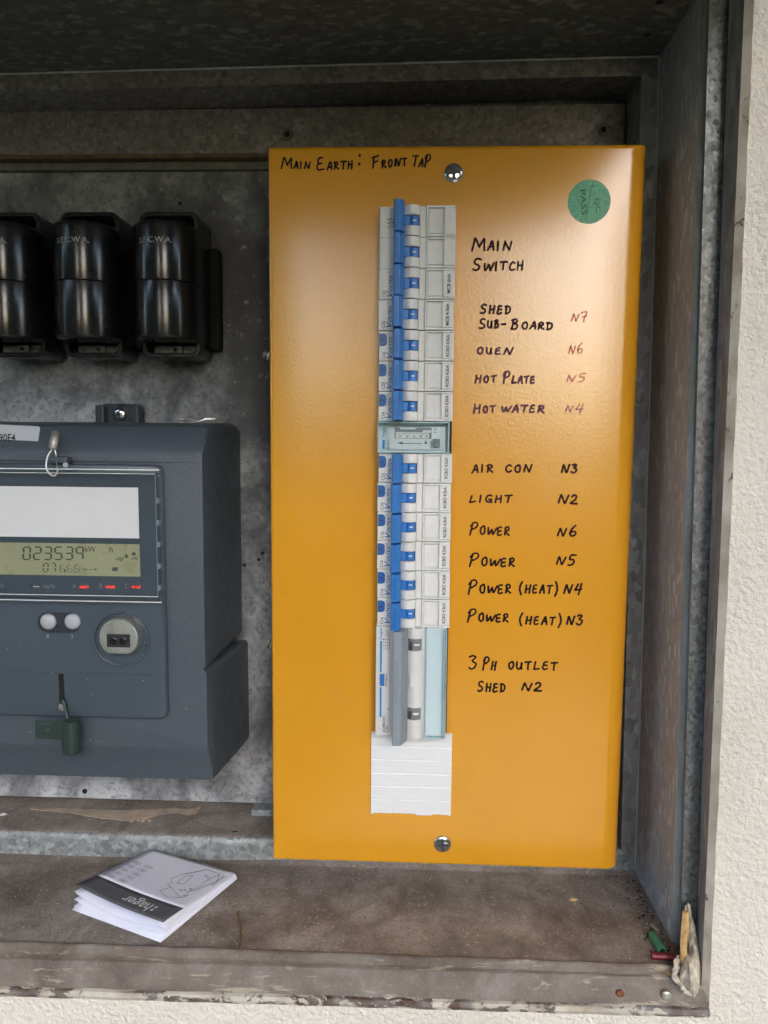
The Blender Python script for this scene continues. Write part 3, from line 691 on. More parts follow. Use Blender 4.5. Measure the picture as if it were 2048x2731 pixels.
# ---------------------------------------------------------------- breakers
BX = -.0447       # left edge of the row
MESH = {}
def arc(x0, x1, y0, yp, n=8):
    return [(x0+(x1-x0)*k/n, y0+(yp-y0)*math.sin(math.pi*(.12+.76*k/n))) for k in range(n+1)]
def breaker(zc, n, rating, plate, label, rcbo, dx=0.0, marks=False):
    X = BX+dx
    t = thing('circuit_breaker', label, 'circuit breaker', (X+.0225, 0, zc), 'circuit breakers in the column on the orange panel')
    H = .009*n-.00014
    b = MB(); b.box(X, X+.045, .02, -.014, zc-H, zc+H)
    for k in range(n):
        c = zc+(n-1)*.009-k*.018
        for s in (-1, 1):
            pr = [(X+.0146, -.0135)]+arc(X+.0146, X+.0238, -.0160, -.0200)+[(X+.0238, -.0135)]
            z0, z1 = sorted((c+s*.0031, c+s*.00875)); b.prism(pr, 'z', z0, z1)
        b.box(X+.0239, X+.0277, -.0135, -.0152, c-.0088, c+.0088)
        b.box(X+.0145, X+.0240, -.0135, -.0143, c-.0087, c+.0087)
    bo = obj('body', b, MT['device'], t, bevel=.00035)
    m = MB()
    for k in range(n-1):
        c = zc+(n-1)*.009-k*.018-.009; m.box(X+.0001, X+.0088, -.01405, -.0139, c-.00007, c+.00007)
    if n > 1: obj('pole_seam', m, MT['grey_ink'], bo)
    for k in range(n):
        c = zc+(n-1)*.009-k*.018
        if rcbo: z0, z1 = c-.0084, c+.0085
        else: z0, z1 = c-.0083, c+.0092
        if n > 1 and k > 0: z1 = c+.0088
        m = MB().prism([(X+.0088, -.0138), (X+.0088, -.0276), (X+.0094, -.0288), (X+.0124, -.0290), (X+.0147, -.0258), (X+.0147, -.0138)], 'z', z0, z1)
        m.box(X+.0146, X+.0181, -.0138, -.0178, c-.0029, c+.0029)
        m.prism([(X+.0183, -.0138)]+arc(X+.0183, X+.0231, -.0166, -.0176, 6)+[(X+.0231, -.0138)], 'z', c-.0029, c+.0029)
        tg = obj('toggle', m, MT['blue'], t, bevel=.00035)
        m = MB()
        for q_ in range(3): m.box(X+.0104+q_*.0007, X+.0106+q_*.0007, -.02895, -.02912, c-.0068, c+.0062)
        obj('grip_line', m, MT['blue_dark'], tg)
        obj('on_mark', MB().box(X+.0196, X+.0217, -.0170, -.0179, c-.0003, c+.0004), MT['white_ink'], tg)
        m = MB().box(X+.0181, X+.0236, -.0137, -.01445, c-.00305, c+.00305)
        obj('switch_slot', m, MT['navy'], t)
        # clear label holder
        x0, x1 = X+.0279, X+.0449; zt, zb_ = c+.0087, c-.0087
        pc = obj('label_insert', MB().box(x0+.0014, x0+.0105, -.0138, -.01495, c-.0066, c+.0070), MT['card'], t)
        rp = obj('rating_plate', MB().box(X+.0386, X+.0441, -.0138, -.0156, c-.0073, c+.0080), MT['plate'], t)
        m = MB().box(x0, X+.0385, -.0163, -.0168, zb_+.0006, zt-.0006)
        lh = obj('label_window', m, MT['clear'], t, bevel=.0003)
        m = MB()
        m.box(x0-.0001, x0+.0007, -.0141, -.0172, zb_, zt); m.box(x0+.0007, x1, -.0141, -.0166, zt-.0008, zt); m.box(x0+.0007, x1, -.0141, -.0166, zb_, zb_+.0008)
        m.box(X+.0381, X+.0385, -.0141, -.0171, zb_+.0008, zt-.0008)
        obj('window_rim', m, MT['clear_rim'], lh, bevel=.0003)
        last = (k == n-1)
        if last:
            m = flat_text(plate, X+.0413, -.0158, c+.0002, .0128 if len(plate) > 8 else .0112, .0020, 90); obj('rating_print', m, MT['ink'], rp)
            m = MB(); vs, _f = text_shape('OLTEX', .18)
            flat_text('OLTEX', X+.0069, -.01412, c+.0009, .0098, .0021, 90, .18, m)
            flat_text('V', X+.0063, -.01412, c-.0053, .0036, .0036, 90, .35, m)
            flat_text('o', X+.0056, -.01412, c+.0071, .0009, .0009, 90, 0, m)
            obj('brand_print', m, MT['blue_ink'], t)
            obj('rating_mark', flat_text(rating, X+.0029, -.01412, c-.0056, .0043, .0019, 90), MT['ink'], t)
        if rcbo:
            pts = [(X+.0003, c+.0073), (X+.0003, c), (X+.0030, c), (X+.0042, c+.0005), (X+.0047, c+.0018), (X+.0047, c+.0055), (X+.0042, c+.0068), (X+.0030, c+.0073)]
            tb = obj('test_button', MB().prism(pts, 'y', -.0138, -.0148), MT['blue_dark'], t, bevel=.0003)
            obj('button_mark', flat_text('T', X+.0024, -.0149, c+.0036, .0022, .0019, 90), MT['navy'], tb)
    if marks:
        c = zc+(n-1)*.009; m = MB()
        flat_text('1 3 5', X+.0050, -.01412, c-.0005, .0052, .0014, 90, 0, m)
        flat_text('2 4 6', X+.0081, -.01412, c-.0005, .0052, .0012, 90, 0, m)
        for k in range(3):
            z = c-.0026+k*.0021; m.tube([(X+.0059, -.0141, z), (X+.0068, -.0141, z+.0007), (X+.0074, -.0141, z)], .00014, 5)
        m.tube([(X+.0064, -.0141, c-.0022), (X+.0064, -.0141, c+.0024)], .0001, 5)
        obj('diagram_print', m, MT['ink'], t)
    return t
Z0 = .1899
zpole = lambda k: Z0-.018*(k+.5)-.0002*(k > 3)-.0002*(k > 6)
breaker(Z0-.027, 3, 'C32', 'MCB 6kA', 'pale grey breaker with three linked blue toggles, topmost, beside MAIN SWITCH', False, marks=True)
breaker(zpole(3), 1, 'C32', 'MCB 4.5kA', 'pale grey breaker with blue toggle and no test button, beside SHED SUB-BOARD', False, dx=-.0004)
for k, rt_, lb, dx in ((4, 'C16', 'breaker marked C16 with blue test button, beside the handwritten word OVEN', .0001), (5, 'C25', 'breaker marked C25 with blue test button, beside HOT PLATE', 0),
                       (6, 'C16', 'breaker marked C16 with blue test button beside HOT WATER, touching the time switch from above', 0)):
    breaker(zpole(k), 1, rt_, 'RCBO 4.5kA', lb, True, dx)
Z8 = .0444
for k, rt_, lb, dx in ((0, 'C25', 'breaker marked C25 with blue test button, beside AIR CON', .0003), (1, 'C10', 'the only breaker marked C10, with blue test button, beside LIGHT', -.0002),
                       (2, 'C16', 'breaker marked C16 with blue test button, beside the upper POWER N6', 0), (3, 'C16', 'breaker marked C16 with blue test button, beside POWER N5', -.0002),
                       (4, 'C16', 'breaker marked C16 with blue test button, beside POWER (HEAT) N4', .0001), (5, 'C16', 'lowest breaker marked C16 with blue test button, beside POWER (HEAT) N3', .0002)):
    breaker(Z8-.018*(k+.5), 1, rt_, 'RCBO 4.5kA', lb, True, dx)

# ---------------------------------------------------------------- time switch
zt0, zt1 = zpole(6)-.0090, Z8
zc = (zt0+zt1)/2
ts = thing('time_switch', 'white time switch with numbered dial under a tinted clear cover, between breakers', 'time switch', (BX+.0222, 0, zc))
X = BX-.0002; hh = (zt0-zt1)/2-.0002
U = lambda z_: X+(z_-275)*.0000398      # close-up x -> place
V = lambda z_: zc-(z_-1641)*.0000398
obj('housing', MB().box(X, X+.0436, .02, -.0105, zc-hh, zc+hh), MT['device_warm'], ts, bevel=.0004)
fp = obj('face_plate', MB().box(U(400), U(1310), -.0104, -.0122, V(1830), V(1480)), MT['device_warm'], ts, bevel=.0003)
dw = obj('dial_window', MB().box(U(530), U(1095), -.0121, -.0124, V(1660), V(1490)), MT['grey_drum'], fp)
dl = obj('dial', MB().box(U(545), U(1060), -.0123, -.0130, V(1655), V(1560)), MT['device'], fp, bevel=.0002)
m = MB()
for k in range(20):
    x_ = U(555+k*26); m.box(x_-.00008, x_+.00008, -.0129, -.01318, V(1598 if k % 2 else 1610), V(1565))
for d_, px in zip('56789', (615, 725, 833, 935, 1025)): flat_text(d_, U(px), -.0132, V(1625), .0012, .0013, 90, 0, m)
obj('dial_print', m, MT['ink'], dl)
obj('rotor', MB().box(U(610), U(850), -.0123, -.0129, V(1520), V(1493)), MT['device_warm'], fp)
obj('pin', MB().box(U(960), U(1090), -.0123, -.0133, V(1570), V(1530)), MT['filler'], fp, bevel=.0002)
m = MB()
m.prism([(U(570), V(1730)), (U(655), V(1708)), (U(655), V(1752))], 'y', -.01215, -.0124); m.box(U(655), U(955), -.01215, -.0124, V(1740), V(1731))
m.prism([(U(1010), V(1680)), (U(1035), V(1742)), (U(985), V(1742))], 'y', -.01215, -.0124)
flat_text('auto', U(1085), -.0124, V(1745), .0042, .0015, 90, 0, m); flat_text('EH011', U(435), -.0124, V(1735), .0066, .0016, 90, 0, m)
m.box(U(425), U(430), -.01215, -.0124, V(1640), V(1490))
obj('face_print', m, MT['grey_ink'], fp)
obj('switch_plate', MB().box(U(1098), U(1222), -.0122, -.0128, V(1660), V(1480)), MT['filler'], fp)
obj('switch_print', flat_text('I O', U(1150), -.0130, V(1525), .0032, .0018, 90), MT['grey_ink'], fp)
obj('mode_slider', MB().box(U(1117), U(1222), -.0121, -.0142, V(1795), V(1662)), MT['grey_drum'], fp, bevel=.0004)
m = flat_text('hager', U(362), -.0108, V(1550), .0066, .0021, 90)
m.box(U(340), U(378), -.0104, -.0108, V(1820), V(1685)); m.box(U(330), U(336), -.0104, -.0108, V(1665), V(1655))
obj('brand_print', m, MT['hager_blue'], ts)
cv = obj('clear_cover', MB().box(X+.0004, X+.0432, -.0166, -.0172, zc-hh+.0004, zc+hh-.0004), MT['clear_cyan'], ts, bevel=.0004)
m = MB()
for (a0, a1, c0, c1) in ((X, X+.0434, zc+hh-.0009, zc+hh), (X, X+.0434, zc-hh, zc-hh+.0007), (X, X+.0006, zc-hh+.0007, zc+hh-.0009), (X+.0426, X+.0434, zc-hh+.0007, zc+hh-.0009)):
    m.box(a0, a1, -.0106, -.0175, c0, c1)
m.box(X+.0034, X+.0412, -.0106, -.0150, zc+hh-.0019, zc+hh-.0014)
obj('cover_rim', m, MT['clear_rim_cyan'], cv, bevel=.0003)

# ---------------------------------------------------------------- four pole device below
YD = -.014
hz0, hz1 = Z8-.108-.0002, P(1002, 1957, YD).z-.0012
zc = (hz0+hz1)/2
hg = thing('residual_current_breaker', 'long white four-pole breaker with one grey bar toggle at the column bottom', 'circuit breaker', (BX+.022, 0, zc))
X = BX-.0004
def D(zx, zy, Y):   # point given in the close-up with origin (960,1540)
    return P(960+zx*.1808, 1540+zy*.1808, Y)
b = MB().box(X, X+.0443, .02, YD, hz1, hz0)
b.prism([(X+.0200, -.0135)]+arc(X+.0200, X+.0290, -.0155, -.0190)+[(X+.0290, -.0135)], 'z', hz1+.0002, hz0-.0002)
b.box(X+.0290, X+.0310, -.0135, -.0150, hz1+.0003, hz0-.0003)
hb = obj('body', b, MT['device_warm'], hg, bevel=.0003, smooth=30)
tx0 = D(487, 1000, -.029).x; tx1 = D(612, 1000, -.029).x; tx2 = X+.0201
m = MB().prism([(tx0+.0003, -.0138), (tx0, -.0285), (tx0+.0004, -.0290), (tx1, -.0290), (tx2, -.0205), (tx2, -.0138)], 'z', hz1-.0003, hz0+.0003)
tg = obj('toggle', m, MT['grey_bar'], hg, bevel=.0003)
m = MB()
za, zb2 = D(520, 1255, -.0291).z, D(520, 1850, -.0291).z
for k in range(7):
    z = za+(zb2-za)*k/6; m.box(tx0+.0004, tx0+.0024, -.0289, -.02912, z-.00006, z+.00006)
m.box(tx0+.0023, tx0+.00242, -.0289, -.02913, zb2, za)
obj('toggle_print', m, MT['grey_ink'], tg)
for zy in (1005, 2025):
    z = D(800, zy, -.02).z
    m = MB().prism([(X+.0200, -.0138)]+arc(X+.0200, X+.0286, -.0158, -.0194)+[(X+.0286, -.0138)], 'z', z-.0039, z+.0038)
    dr = obj('indicator_drum', m, MT['grey_drum'], hg, bevel=.0002)
    obj('on_mark', MB().box(X+.0238, X+.0272, -.018, -.0198, z-.0002, z+.0008), MT['white_ink'], dr)
    obj('drum_slot', MB().box(X+.0209, X+.0229, -.017, -.0190, z-.0034, z+.0018), MT['meter_dark'], dr)
for (zx0, zx1, zy0, zy1) in ((735, 798, 1445, 1620), (765, 825, 745, 870)):
    a0, a1 = D(zx0, zy0, -.0195), D(zx1, zy1, -.0195)
    obj('blank_tab', MB().box(max(a0.x, X+.0203), a1.x, -.0165, -.0197, a1.z, a0.z), MT['device_warm'], hb, bevel=.0004)
m = MB()
for zx, zy0, zy1 in ((340, 935, 1400), (332, 1620, 2060)):
    a0, a1 = D(zx, zy0, YD), D(zx-8, zy1, YD); x_ = X+.0031
    m.box(x_-.0006, x_+.0006, YD+.0002, YD-.00025, max(a1.z, hz1+.0012), a0.z)
q0 = P(1020, 1689, YD); flat_text(':hager', X+.0031, YD-.0003, q0.z, .0085, .0022, 90, 0, m)
obj('brand_print', m, MT['hager_blue'], hb)
a0, a1 = D(312, 1430, -.0155), D(392, 1600, -.0155)
tb = obj('test_button', MB().box(X+.0026, X+.0054, -.0135, -.0162, a1.z, a0.z), MT['blue'], hg, bevel=.0004)
m = MB()
q0 = P(1036, 1814, YD); flat_text('Test regularly', X+.0066, YD-.0003, q0.z, .0086, .0012, 90, 0, m)
q0 = P(1030, 1931, YD); flat_text('ADM420T', X+.0053, YD-.0003, q0.z, .0110, .0018, 90, 0, m)
q0 = P(1040, 1946, YD); flat_text('C20', X+.0073, YD-.0003, q0.z+.0004, .0044, .0017, 90, 0, m)
q0 = D(445, 1940, YD); flat_text('A', X+.0082, YD-.0003, q0.z, .0013, .0013, 90, 0, m)
for k in range(4):
    z = D(430, 915, YD).z-.00205*k*.9
    m.box(X+.0053, X+.0087, YD+.0001, YD-.0002, z-.00007, z+.00007); flat_text('1357'[k], X+.0047, YD-.0003, z, .0008, .0009, 90, 0, m)
for xx in (.0060, .0072, .0084): m.box(X+xx-.00006, X+xx+.00006, YD+.0001, YD-.00022, D(430, 1075, YD).z, D(430, 800 if xx > .007 else 745, YD).z)
for zz in (800, 850): q0 = D(455, zz, YD); m.ring((X+.0072, q0.z), .0006, .00075, YD-.0002, YD, 14)
obj('circuit_print', m, MT['grey_ink'], hb)
# clear label cover on its right
lc = obj('label_insert', MB().box(X+.0318, X+.0430, -.0138, -.0146, hz1+.0015, hz0-.0008), plain('pale blue insert', (.68, .76, .81), .5, var=.02), hg)
cv = obj('label_window', MB().box(X+.0311, X+.0442, -.0165, -.0170, hz1+.0004, hz0-.0002), MT['clear_cyan'], hg, bevel=.0003)
m = MB()
m.box(X+.0310, X+.0317, -.0141, -.0173, hz1+.0003, hz0-.0003); m.box(X+.0436, X+.0442, -.0141, -.0173, hz1+.0003, hz0-.0003)
m.box(X+.0420, X+.0422, -.0141, -.0172, hz1+.001, hz0-.001)
m.box(X+.0317, X+.0436, -.0141, -.0173, hz1+.0003, hz1+.0009)
obj('window_rim', m, MT['clear_rim_cyan'], cv, bevel=.0003)

# ---------------------------------------------------------------- white filler plate
fx0, fx1, fz1, fz0 = -.0484, .0041, -.1372, -.1926
fp_ = thing('filler_plate', 'white ribbed plastic filler plate snapped off ragged along its bottom edge', 'filler plate', (-.022, 0, -.165))
ribs = [P(1100, py, -.002).z for py in (1992, 2027, 2063, 2098, 2134)]
edges = [fz1]+ribs+[fz0]
m = MB()
for i, (za, zb2) in enumerate(zip(edges[:-1], edges[1:])):
    if i < 5:
        m.box(fx0, fx1, .004, -.0024, zb2+.00035, za-.00035)
    else:
        rnd = random.Random(5); pts = [(fx0, za-.00035), (fx1, za-.00035)]
        n = 40
        for k in range(n+1):
            u = 1-k/n; jag = -.0004*rnd.random()-(.0009 if .55 < u < .76 else 0)-.0006*(abs(u-.99) < .03)-.0006*(u < .04)
            pts.append((fx0+u*(fx1-fx0), zb2+.0004+jag))
        m.prism(pts, 'y', .004, -.0024)
obj('plate', m, MT['filler'], fp_, bevel=.0003)
m = MB()
for z in ribs: m.box(fx0+.0001, fx1-.0001, .003, -.0018, z-.0005, z+.0005)
obj('snap_groove', m, MT['filler'], fp_)
m = MB()
for px, py in ((1097, 2011), (1002, 2110)): q = P(px, py, -.0025); m.box(q.x-.0004, q.x+.0004, -.0023, -.00255, q.z-.0010, q.z+.0010)
obj('smudge', m, MT['plate'], fp_)
# black slab standing for the shadow gap in the opening behind the row
m = MB().box(BX-.0006, BX+.0452, .001, -.0012, -.1372, Z0+.0002)
obj('cut_out_shadow_gap', m, MT['black'], pan).name = 'cut_out_shade'

# ---------------------------------------------------------------- fuses
def rrect(x0, x1, z0, z1, r, n=6):
    pts = []
    for cx_, cz_, a0 in ((x1-r, z1-r, 0), (x0+r, z1-r, 90), (x0+r, z0+r, 180), (x1-r, z0+r, 270)):
        for k in range(n+1):
            a = R(a0+90*k/n); pts.append((cx_+r*math.cos(a), cz_+r*math.sin(a)))
    return pts
def fuse(xc, label, first):
    t = thing('fuse_holder', label, 'fuse holder', (xc, .085, .155), 'black fuse holders in a row on the board')
    x0, x1, z0, z1 = xc-.0202, xc+.0202, .1067, .2040
    o_ = rrect(x0, x1, z0, z1, .006); i_ = rrect(x0+.0030, x1-.0030, z0+.0034, z1-.0034, .004)
    n = len(o_); m = MB()
    ringv = [[(p[0], y, p[1]) for p in q] for q, y in ((o_, .078), (o_, .0455), (i_, .0455), (i_, .066))]
    m.loft(ringv, False, True)
    obj('base', m, MT['bakelite'], t, bevel=.0007, smooth=40)
    obj('mounting_block', MB().box(x0-.002, x1+.0065, .073, .0849, .1145, .1860), MT['bakelite_dark'], t, bevel=.002)
    m = MB().box(xc-.0165, xc+.0165, .058, .066, .1102, .1165); m.box(xc-.0045, xc+.0045, .054, .058, .1108, .1158)
    cp = obj('contact_bar', m, MT['contact'], t, bevel=.0005)
    obj('screw_hole', MB().disc((xc, .1132), .0014, .0535, .0541, 14), MT['black'], cp)
    # carrier: D-shaped column standing out from the base
    r, ya = .0213, .0415
    def prof_(k_, zz, inset=0.0):
        rr = r-inset; pts = [(xc-.0008+rr, .060, zz)]
        for k in range(25):
            a = math.pi*k/24; pts.append((xc-.0008+rr*math.cos(a), ya-rr*1.06*math.sin(a), zz))
        pts.append((xc-.0008-rr, .060, zz)); return pts
    for (za, zb2, nm) in ((.1172, .1542, 'fuse_carrier'), (.1548, .1925, 'fuse_carrier')):
        m = MB(); e0 = .0022 if za < .13 else .0002; e1 = .0002 if zb2 < .16 else .0030
        sec = []
        for k in range(5):
            a = math.pi/2*k/4; sec.append((za+e0*(1-math.sin(a)), e0*(1-math.cos(a+0)) if False else e0*(1-math.sin(a))))
        sec2 = [(za+e0*(1-math.cos(math.pi/2*k/4)), e0*(1-math.sin(math.pi/2*k/4))) for k in range(5)]
        sec3 = [(zb2-e1*(1-math.cos(math.pi/2*k/4)), e1*(1-math.sin(math.pi/2*k/4))) for k in range(5)][::-1]
        m.loft([prof_(0, z, ins) for z, ins in sec2+sec3])
        obj(nm, m, MT['bakelite'], t, smooth=35)
    # lettering on the curved face
    def fn(u, v):
        a = math.pi/2+.03-u*1.05; rr = r+.00012
        return (xc-.0008+rr*math.cos(a), ya-rr*1.06*math.sin(a), .1795+v*.0036)
    obj('moulded_lettering', text_mb('S.E.C.W.A.', fn), MT['silver_ink'], t)
xf = -.1903
fuse(xf, 'black cylindrical fuse holder nearest the orange panel, its base in full view', True)
fuse(xf-.0545, 'middle black cylindrical fuse holder with pale lettering', False)
fuse(xf-.109, 'black cylindrical fuse holder cut off by the left edge of the photo', False)

# ---------------------------------------------------------------- electricity meter
mt = thing('electricity_meter', 'dark slate grey digital electricity meter screwed to the backing board', 'electricity meter', (-.24, .085, -.175))
YF = .005; XLm = -.345
zt_b = .0605
def msec(Y, xr, zt, zb_, r): return [(p[0], Y, p[1]) for p in rrect(XLm, xr, zb_, zt, r, 6)]
zs1 = P(549, 1787, YF).z-.0003
fzt = P(537, 1212, YF).z
m = MB()
m.loft([msec(.085, -.1525, .0625, zs1, .009), msec(.066, -.1528, .0625, zs1, .009), msec(.035, -.1560, .0612, zs1, .006), msec(.0185, -.1578, .0598, zs1, .004),
        msec(.0170, -.1582, .0588, zs1, .004), msec(.0072, -.1588, fzt+.0035, zs1, .003), msec(.0054, -.1590, fzt, zs1, .003), msec(YF, -.1594, fzt-.003, zs1, .003)], True, True)
obj('body', m, MT['meter'], mt, smooth=38)
zs0 = P(549, 1787, YF).z+.0002
fb, bb_ = P(545, 2006, YF).z, P(560, 2087, .010).z
m = MB().loft([msec(.0845, -.1480, zs0-.0012, bb_-.001, .004), msec(.060, -.1505, zs0-.0012, bb_-.001, .004), msec(.0150, -.1563, zs0-.0008, bb_, .003), msec(.0125, -.1568, zs0-.0006, bb_+.0008, .003),
        msec(YF+.0016, -.1577, zs0-.0004, fb-.0015, .003), msec(YF-.0002, -.1583, zs0-.0004, fb+.002, .002)], True, True)
tc = obj('terminal_cover', m, MT['meter'], mt, smooth=38)
# smooth raised front panel
px1, pz0, pz1 = P(441, 1700, 0).x, P(430, 1919, 0).z, P(430, 1240, 0).z
m = MB().loft([[(p[0], y, p[1]) for p in rrect(XLm, px1-i_, pz0+i_*.6, pz1-i_*.3, .0045, 5)] for y, i_ in ((YF+.002, 0), (YF-.0035, 0), (YF-.0052, .0012), (YF-.0058, .0030))])
fpn = obj('front_panel', m, MT['meter_smooth'], mt, smooth=45)
YP = YF-.0058
m = MB(); q = P(200, 1795, YP); m.box(XLm+.004, px1-.0025, YP-.0001, YP+.002, q.z-.00012, q.z+.00012)
m.box(XLm+.004, -.1597, YF-.0001, YF+.002, P(480, 1233, YF).z-.0002, P(480, 1233, YF).z+.0002) if False else None
obj('seam', m, MT['meter_dark'], fpn)
m = MB(); z_ = P(480, 1233, YF).z; m.box(px1+.0008, -.1602, YF-.00012, YF+.002, z_-.00016, z_+.00016); m.box(XLm, px1+.0004, YF-.0009, YF+.002, z_-.00016, z_+.00016)
obj('body_seam', m, MT['meter_dark'], mt)
# window area
wx1, wz0, wz1 = P(428, 1500, YP).x, P(400, 1600, YP).z, P(400, 1262, YP).z
obj('display_panel', MB().box(XLm+.003, wx1, YP-.0004, YP+.001, wz0, wz1), MT['meter_smooth'], mt, bevel=.0006)
Yw = YP-.0008
def rect(x0, x1, y0, y1, Y, d=.0004):
    a, b = P(x0, y0, Y), P(x1, y1, Y); return MB().box(a.x, b.x, Y, Y+d, b.z, a.z)
lab = obj('rating_label', rect(-40, 371, 1296, 1436, Yw), MT['label_white'], mt)
lcd = obj('display', rect(-40, 374, 1446, 1538, Yw), MT['lcd'], mt)
obj('display_frame', rect(-40, 374, 1437, 1447, Yw-.0003), MT['meter_smooth'], mt)
# seven segment digits
SEG = {'0': 'abcdef', '2': 'abged', '3': 'abgcd', '5': 'afgcd', '9': 'abgfc', '7': 'abc', 'E': 'afged'}
def seg(mb, ch, x0, x1, y0, y1, w=2.6):
    ym = (y0+y1)/2; g = 1.6; sk_ = 1.5
    L = {'a': (x0+g, y0, x1-g, y0), 'd': (x0+g, y1, x1-g, y1), 'g': (x0+g, ym, x1-g, ym), 'f': (x0, y0+g, x0, ym-g), 'b': (x1, y0+g, x1, ym-g), 'e': (x0, ym+g, x0, y1-g), 'c': (x1, ym+g, x1, y1-g)}
    for s_ in SEG[ch]:
        a0, b0, a1, b1 = L[s_]; sh = lambda y: (y1-y)*.06
        p, q_ = P(a0+sh(b0), b0, Yw-.0002), P(a1+sh(b1), b1, Yw-.0002)
        h = w*.00023/2
        if s_ in 'adg': mb.box(p.x, q_.x, p.y, p.y+.00015, p.z-h, p.z+h)
        else: mb.box(min(p.x, q_.x)-h, max(p.x, q_.x)+h, p.y, p.y+.00015, q_.z, p.z)
m = MB()
for k, ch in enumerate('023539'): seg(m, ch, 61+k*28.2, 79+k*28.2, 1459, 1492, 3.9)
for k, ch in enumerate('07'): seg(m, ch, 115+k*20, 127+k*20, 1502, 1525, 2.6)
for k, ch in enumerate('EEE'): seg(m, ch, 159+k*19, 168+k*19, 1507, 1525, 2.0)
def tx(s_, x0, x1, y0, y1, mb, Y=None):
    Y = Y or Yw-.0002; a, b = P(x0, y0, Y), P(x1, y1, Y); flat_text(s_, (a.x+b.x)/2, Y, (a.z+b.z)/2, b.x-a.x, a.z-b.z, 0, 0, mb)
tx('kW', 226, 255, 1457, 1472, m); tx('h', 292, 301, 1457, 1473, m); tx('-var', 308, 331, 1486, 1497, m); tx('+W', 349, 368, 1485, 1495, m)
for k in range(3): tx('123'[k], 170+k*19, 174+k*19, 1517, 1527, m)
def poly_px(mb, pts, Y, d=.00015):
    mb.prism([(P(x, y, Y).x, P(x, y, Y).z) for x, y in pts], 'y', Y, Y+d)
poly_px(m, [(351, 1474), (356, 1474), (356, 1470), (363, 1477), (356, 1484), (356, 1480), (351, 1480)], Yw-.0002)
poly_px(m, [(334, 1479), (340, 1479), (340, 1483), (343, 1483), (337, 1490), (331, 1483), (334, 1483)], Yw-.0002)
poly_px(m, [(222, 1519), (228, 1516), (228, 1518.4), (253, 1518.4), (253, 1516), (260, 1519), (253, 1522), (253, 1519.6), (228, 1519.6), (228, 1522)], Yw-.0002)
poly_px(m, [(299, 1513), (314, 1513), (314, 1523), (299, 1523)], Yw-.0002)
obj('display_digits', m, MT['lcd_ink'], lcd)
m = MB(); tx('varh', 113, 146, 1556, 1570, m, Yw); tx('A', 193, 203, 1556, 1570, m, Yw); tx('B', 265, 273, 1556, 1570, m, Yw); tx('C', 333, 344, 1556, 1570, m, Yw); tx('h', 1, 9, 1555, 1568, m, Yw)
obj('indicator_print', m, plain('pale grey print', (.14, .155, .175), .6), mt)
for x_ in (211, 281, 350): obj('indicator_light', rect(x_, x_+25, 1562, 1569, Yw-.0002), MT['led_red'], mt, bevel=.0002, label='lit red phase indicator')
obj('indicator_light', rect(80, 104, 1560, 1566, Yw-.0002), MT['ink'], mt, label='unlit indicator slot')
obj('slot_glint', rect(88, 104, 1563, 1566, Yw-.0005), MT['button'], mt)
# clear lid over the display, with rim
a, b = P(-60, 1246, -.006), P(436, 1607, -.006)
cl = obj('clear_lid', MB().box(XLm+.002, b.x-.0006, -.0062, -.0070, b.z+.0008, a.z-.0008), MT['clear'], mt, bevel=.0006)
m = MB()
m.box(XLm+.002, b.x, YP+.001, -.0072, a.z-.0032, a.z); m.box(XLm+.002, b.x, YP+.001, -.0072, b.z, b.z+.0042)
m.box(b.x-.0030, b.x, YP+.001, -.0072, b.z+.0042, a.z-.0032)
obj('lid_rim', m, MT['clear'], cl, bevel=.0009, seg=3)
m = MB()
m.box(XLm+.002, b.x-.0008, -.0066, -.0076, a.z-.0009, a.z-.0002); m.box(XLm+.002, b.x-.0008, -.0066, -.0076, b.z+.0001, b.z+.0006); m.box(XLm+.002, b.x-.0030, -.0066, -.0075, b.z+.0038, b.z+.0042)
m.box(XLm+.002, b.x-.0034, -.0066, -.0075, a.z-.0033, a.z-.0029)
obj('rim_edge', m, MT['clear_rim'], cl, bevel=.0002)
m = MB(); m.box(b.x-.0034, b.x-.0029, -.0066, -.0075, b.z+.0042, a.z-.0032)
for k in range(5):
    z = b.z+.008+k*.014; m.box(b.x-.0029, b.x-.0012, -.004, -.0076, z, z+.0035)
obj('rim_clip', m, MT['clear_rim_dark'], cl, bevel=.0003)
# two push buttons in a pill recess
m = MB()
pa, pb = P(101, 1659, YP), P(214, 1659, YP); rr = (P(100, 1632, YP)-P(100, 1686, YP)).length/2
pts = rrect(pa.x, pb.x, pa.z-rr, pa.z+rr, rr*.98, 8); pin = rrect(pa.x+.0005, pb.x-.0005, pa.z-rr+.0005, pa.z+rr-.0005, rr*.98-.0005, 8)
m.loft([[(p[0], y, p[1]) for p in q] for q, y in ((pts, YP+.0005), (pts, YP-.0005), (pin, YP-.0005), (pin, YP-.0001))], False, True)
obj('button_surround', m, MT['meter_dark'], mt, smooth=40)
for px in (126, 191):
    q = P(px, 1659, YP-.002); obj('push_button', MB().disc((q.x, q.z), .0052, YP-.0008, YP, 30, .0022), MT['button'], mt, smooth=60)
m = MB(); tx('1', 124, 130, 1692, 1702, m, YP-.0002); tx('2', 188, 196, 1692, 1703, m, YP-.0002); obj('button_print', m, MT['grey_drum'], fpn)
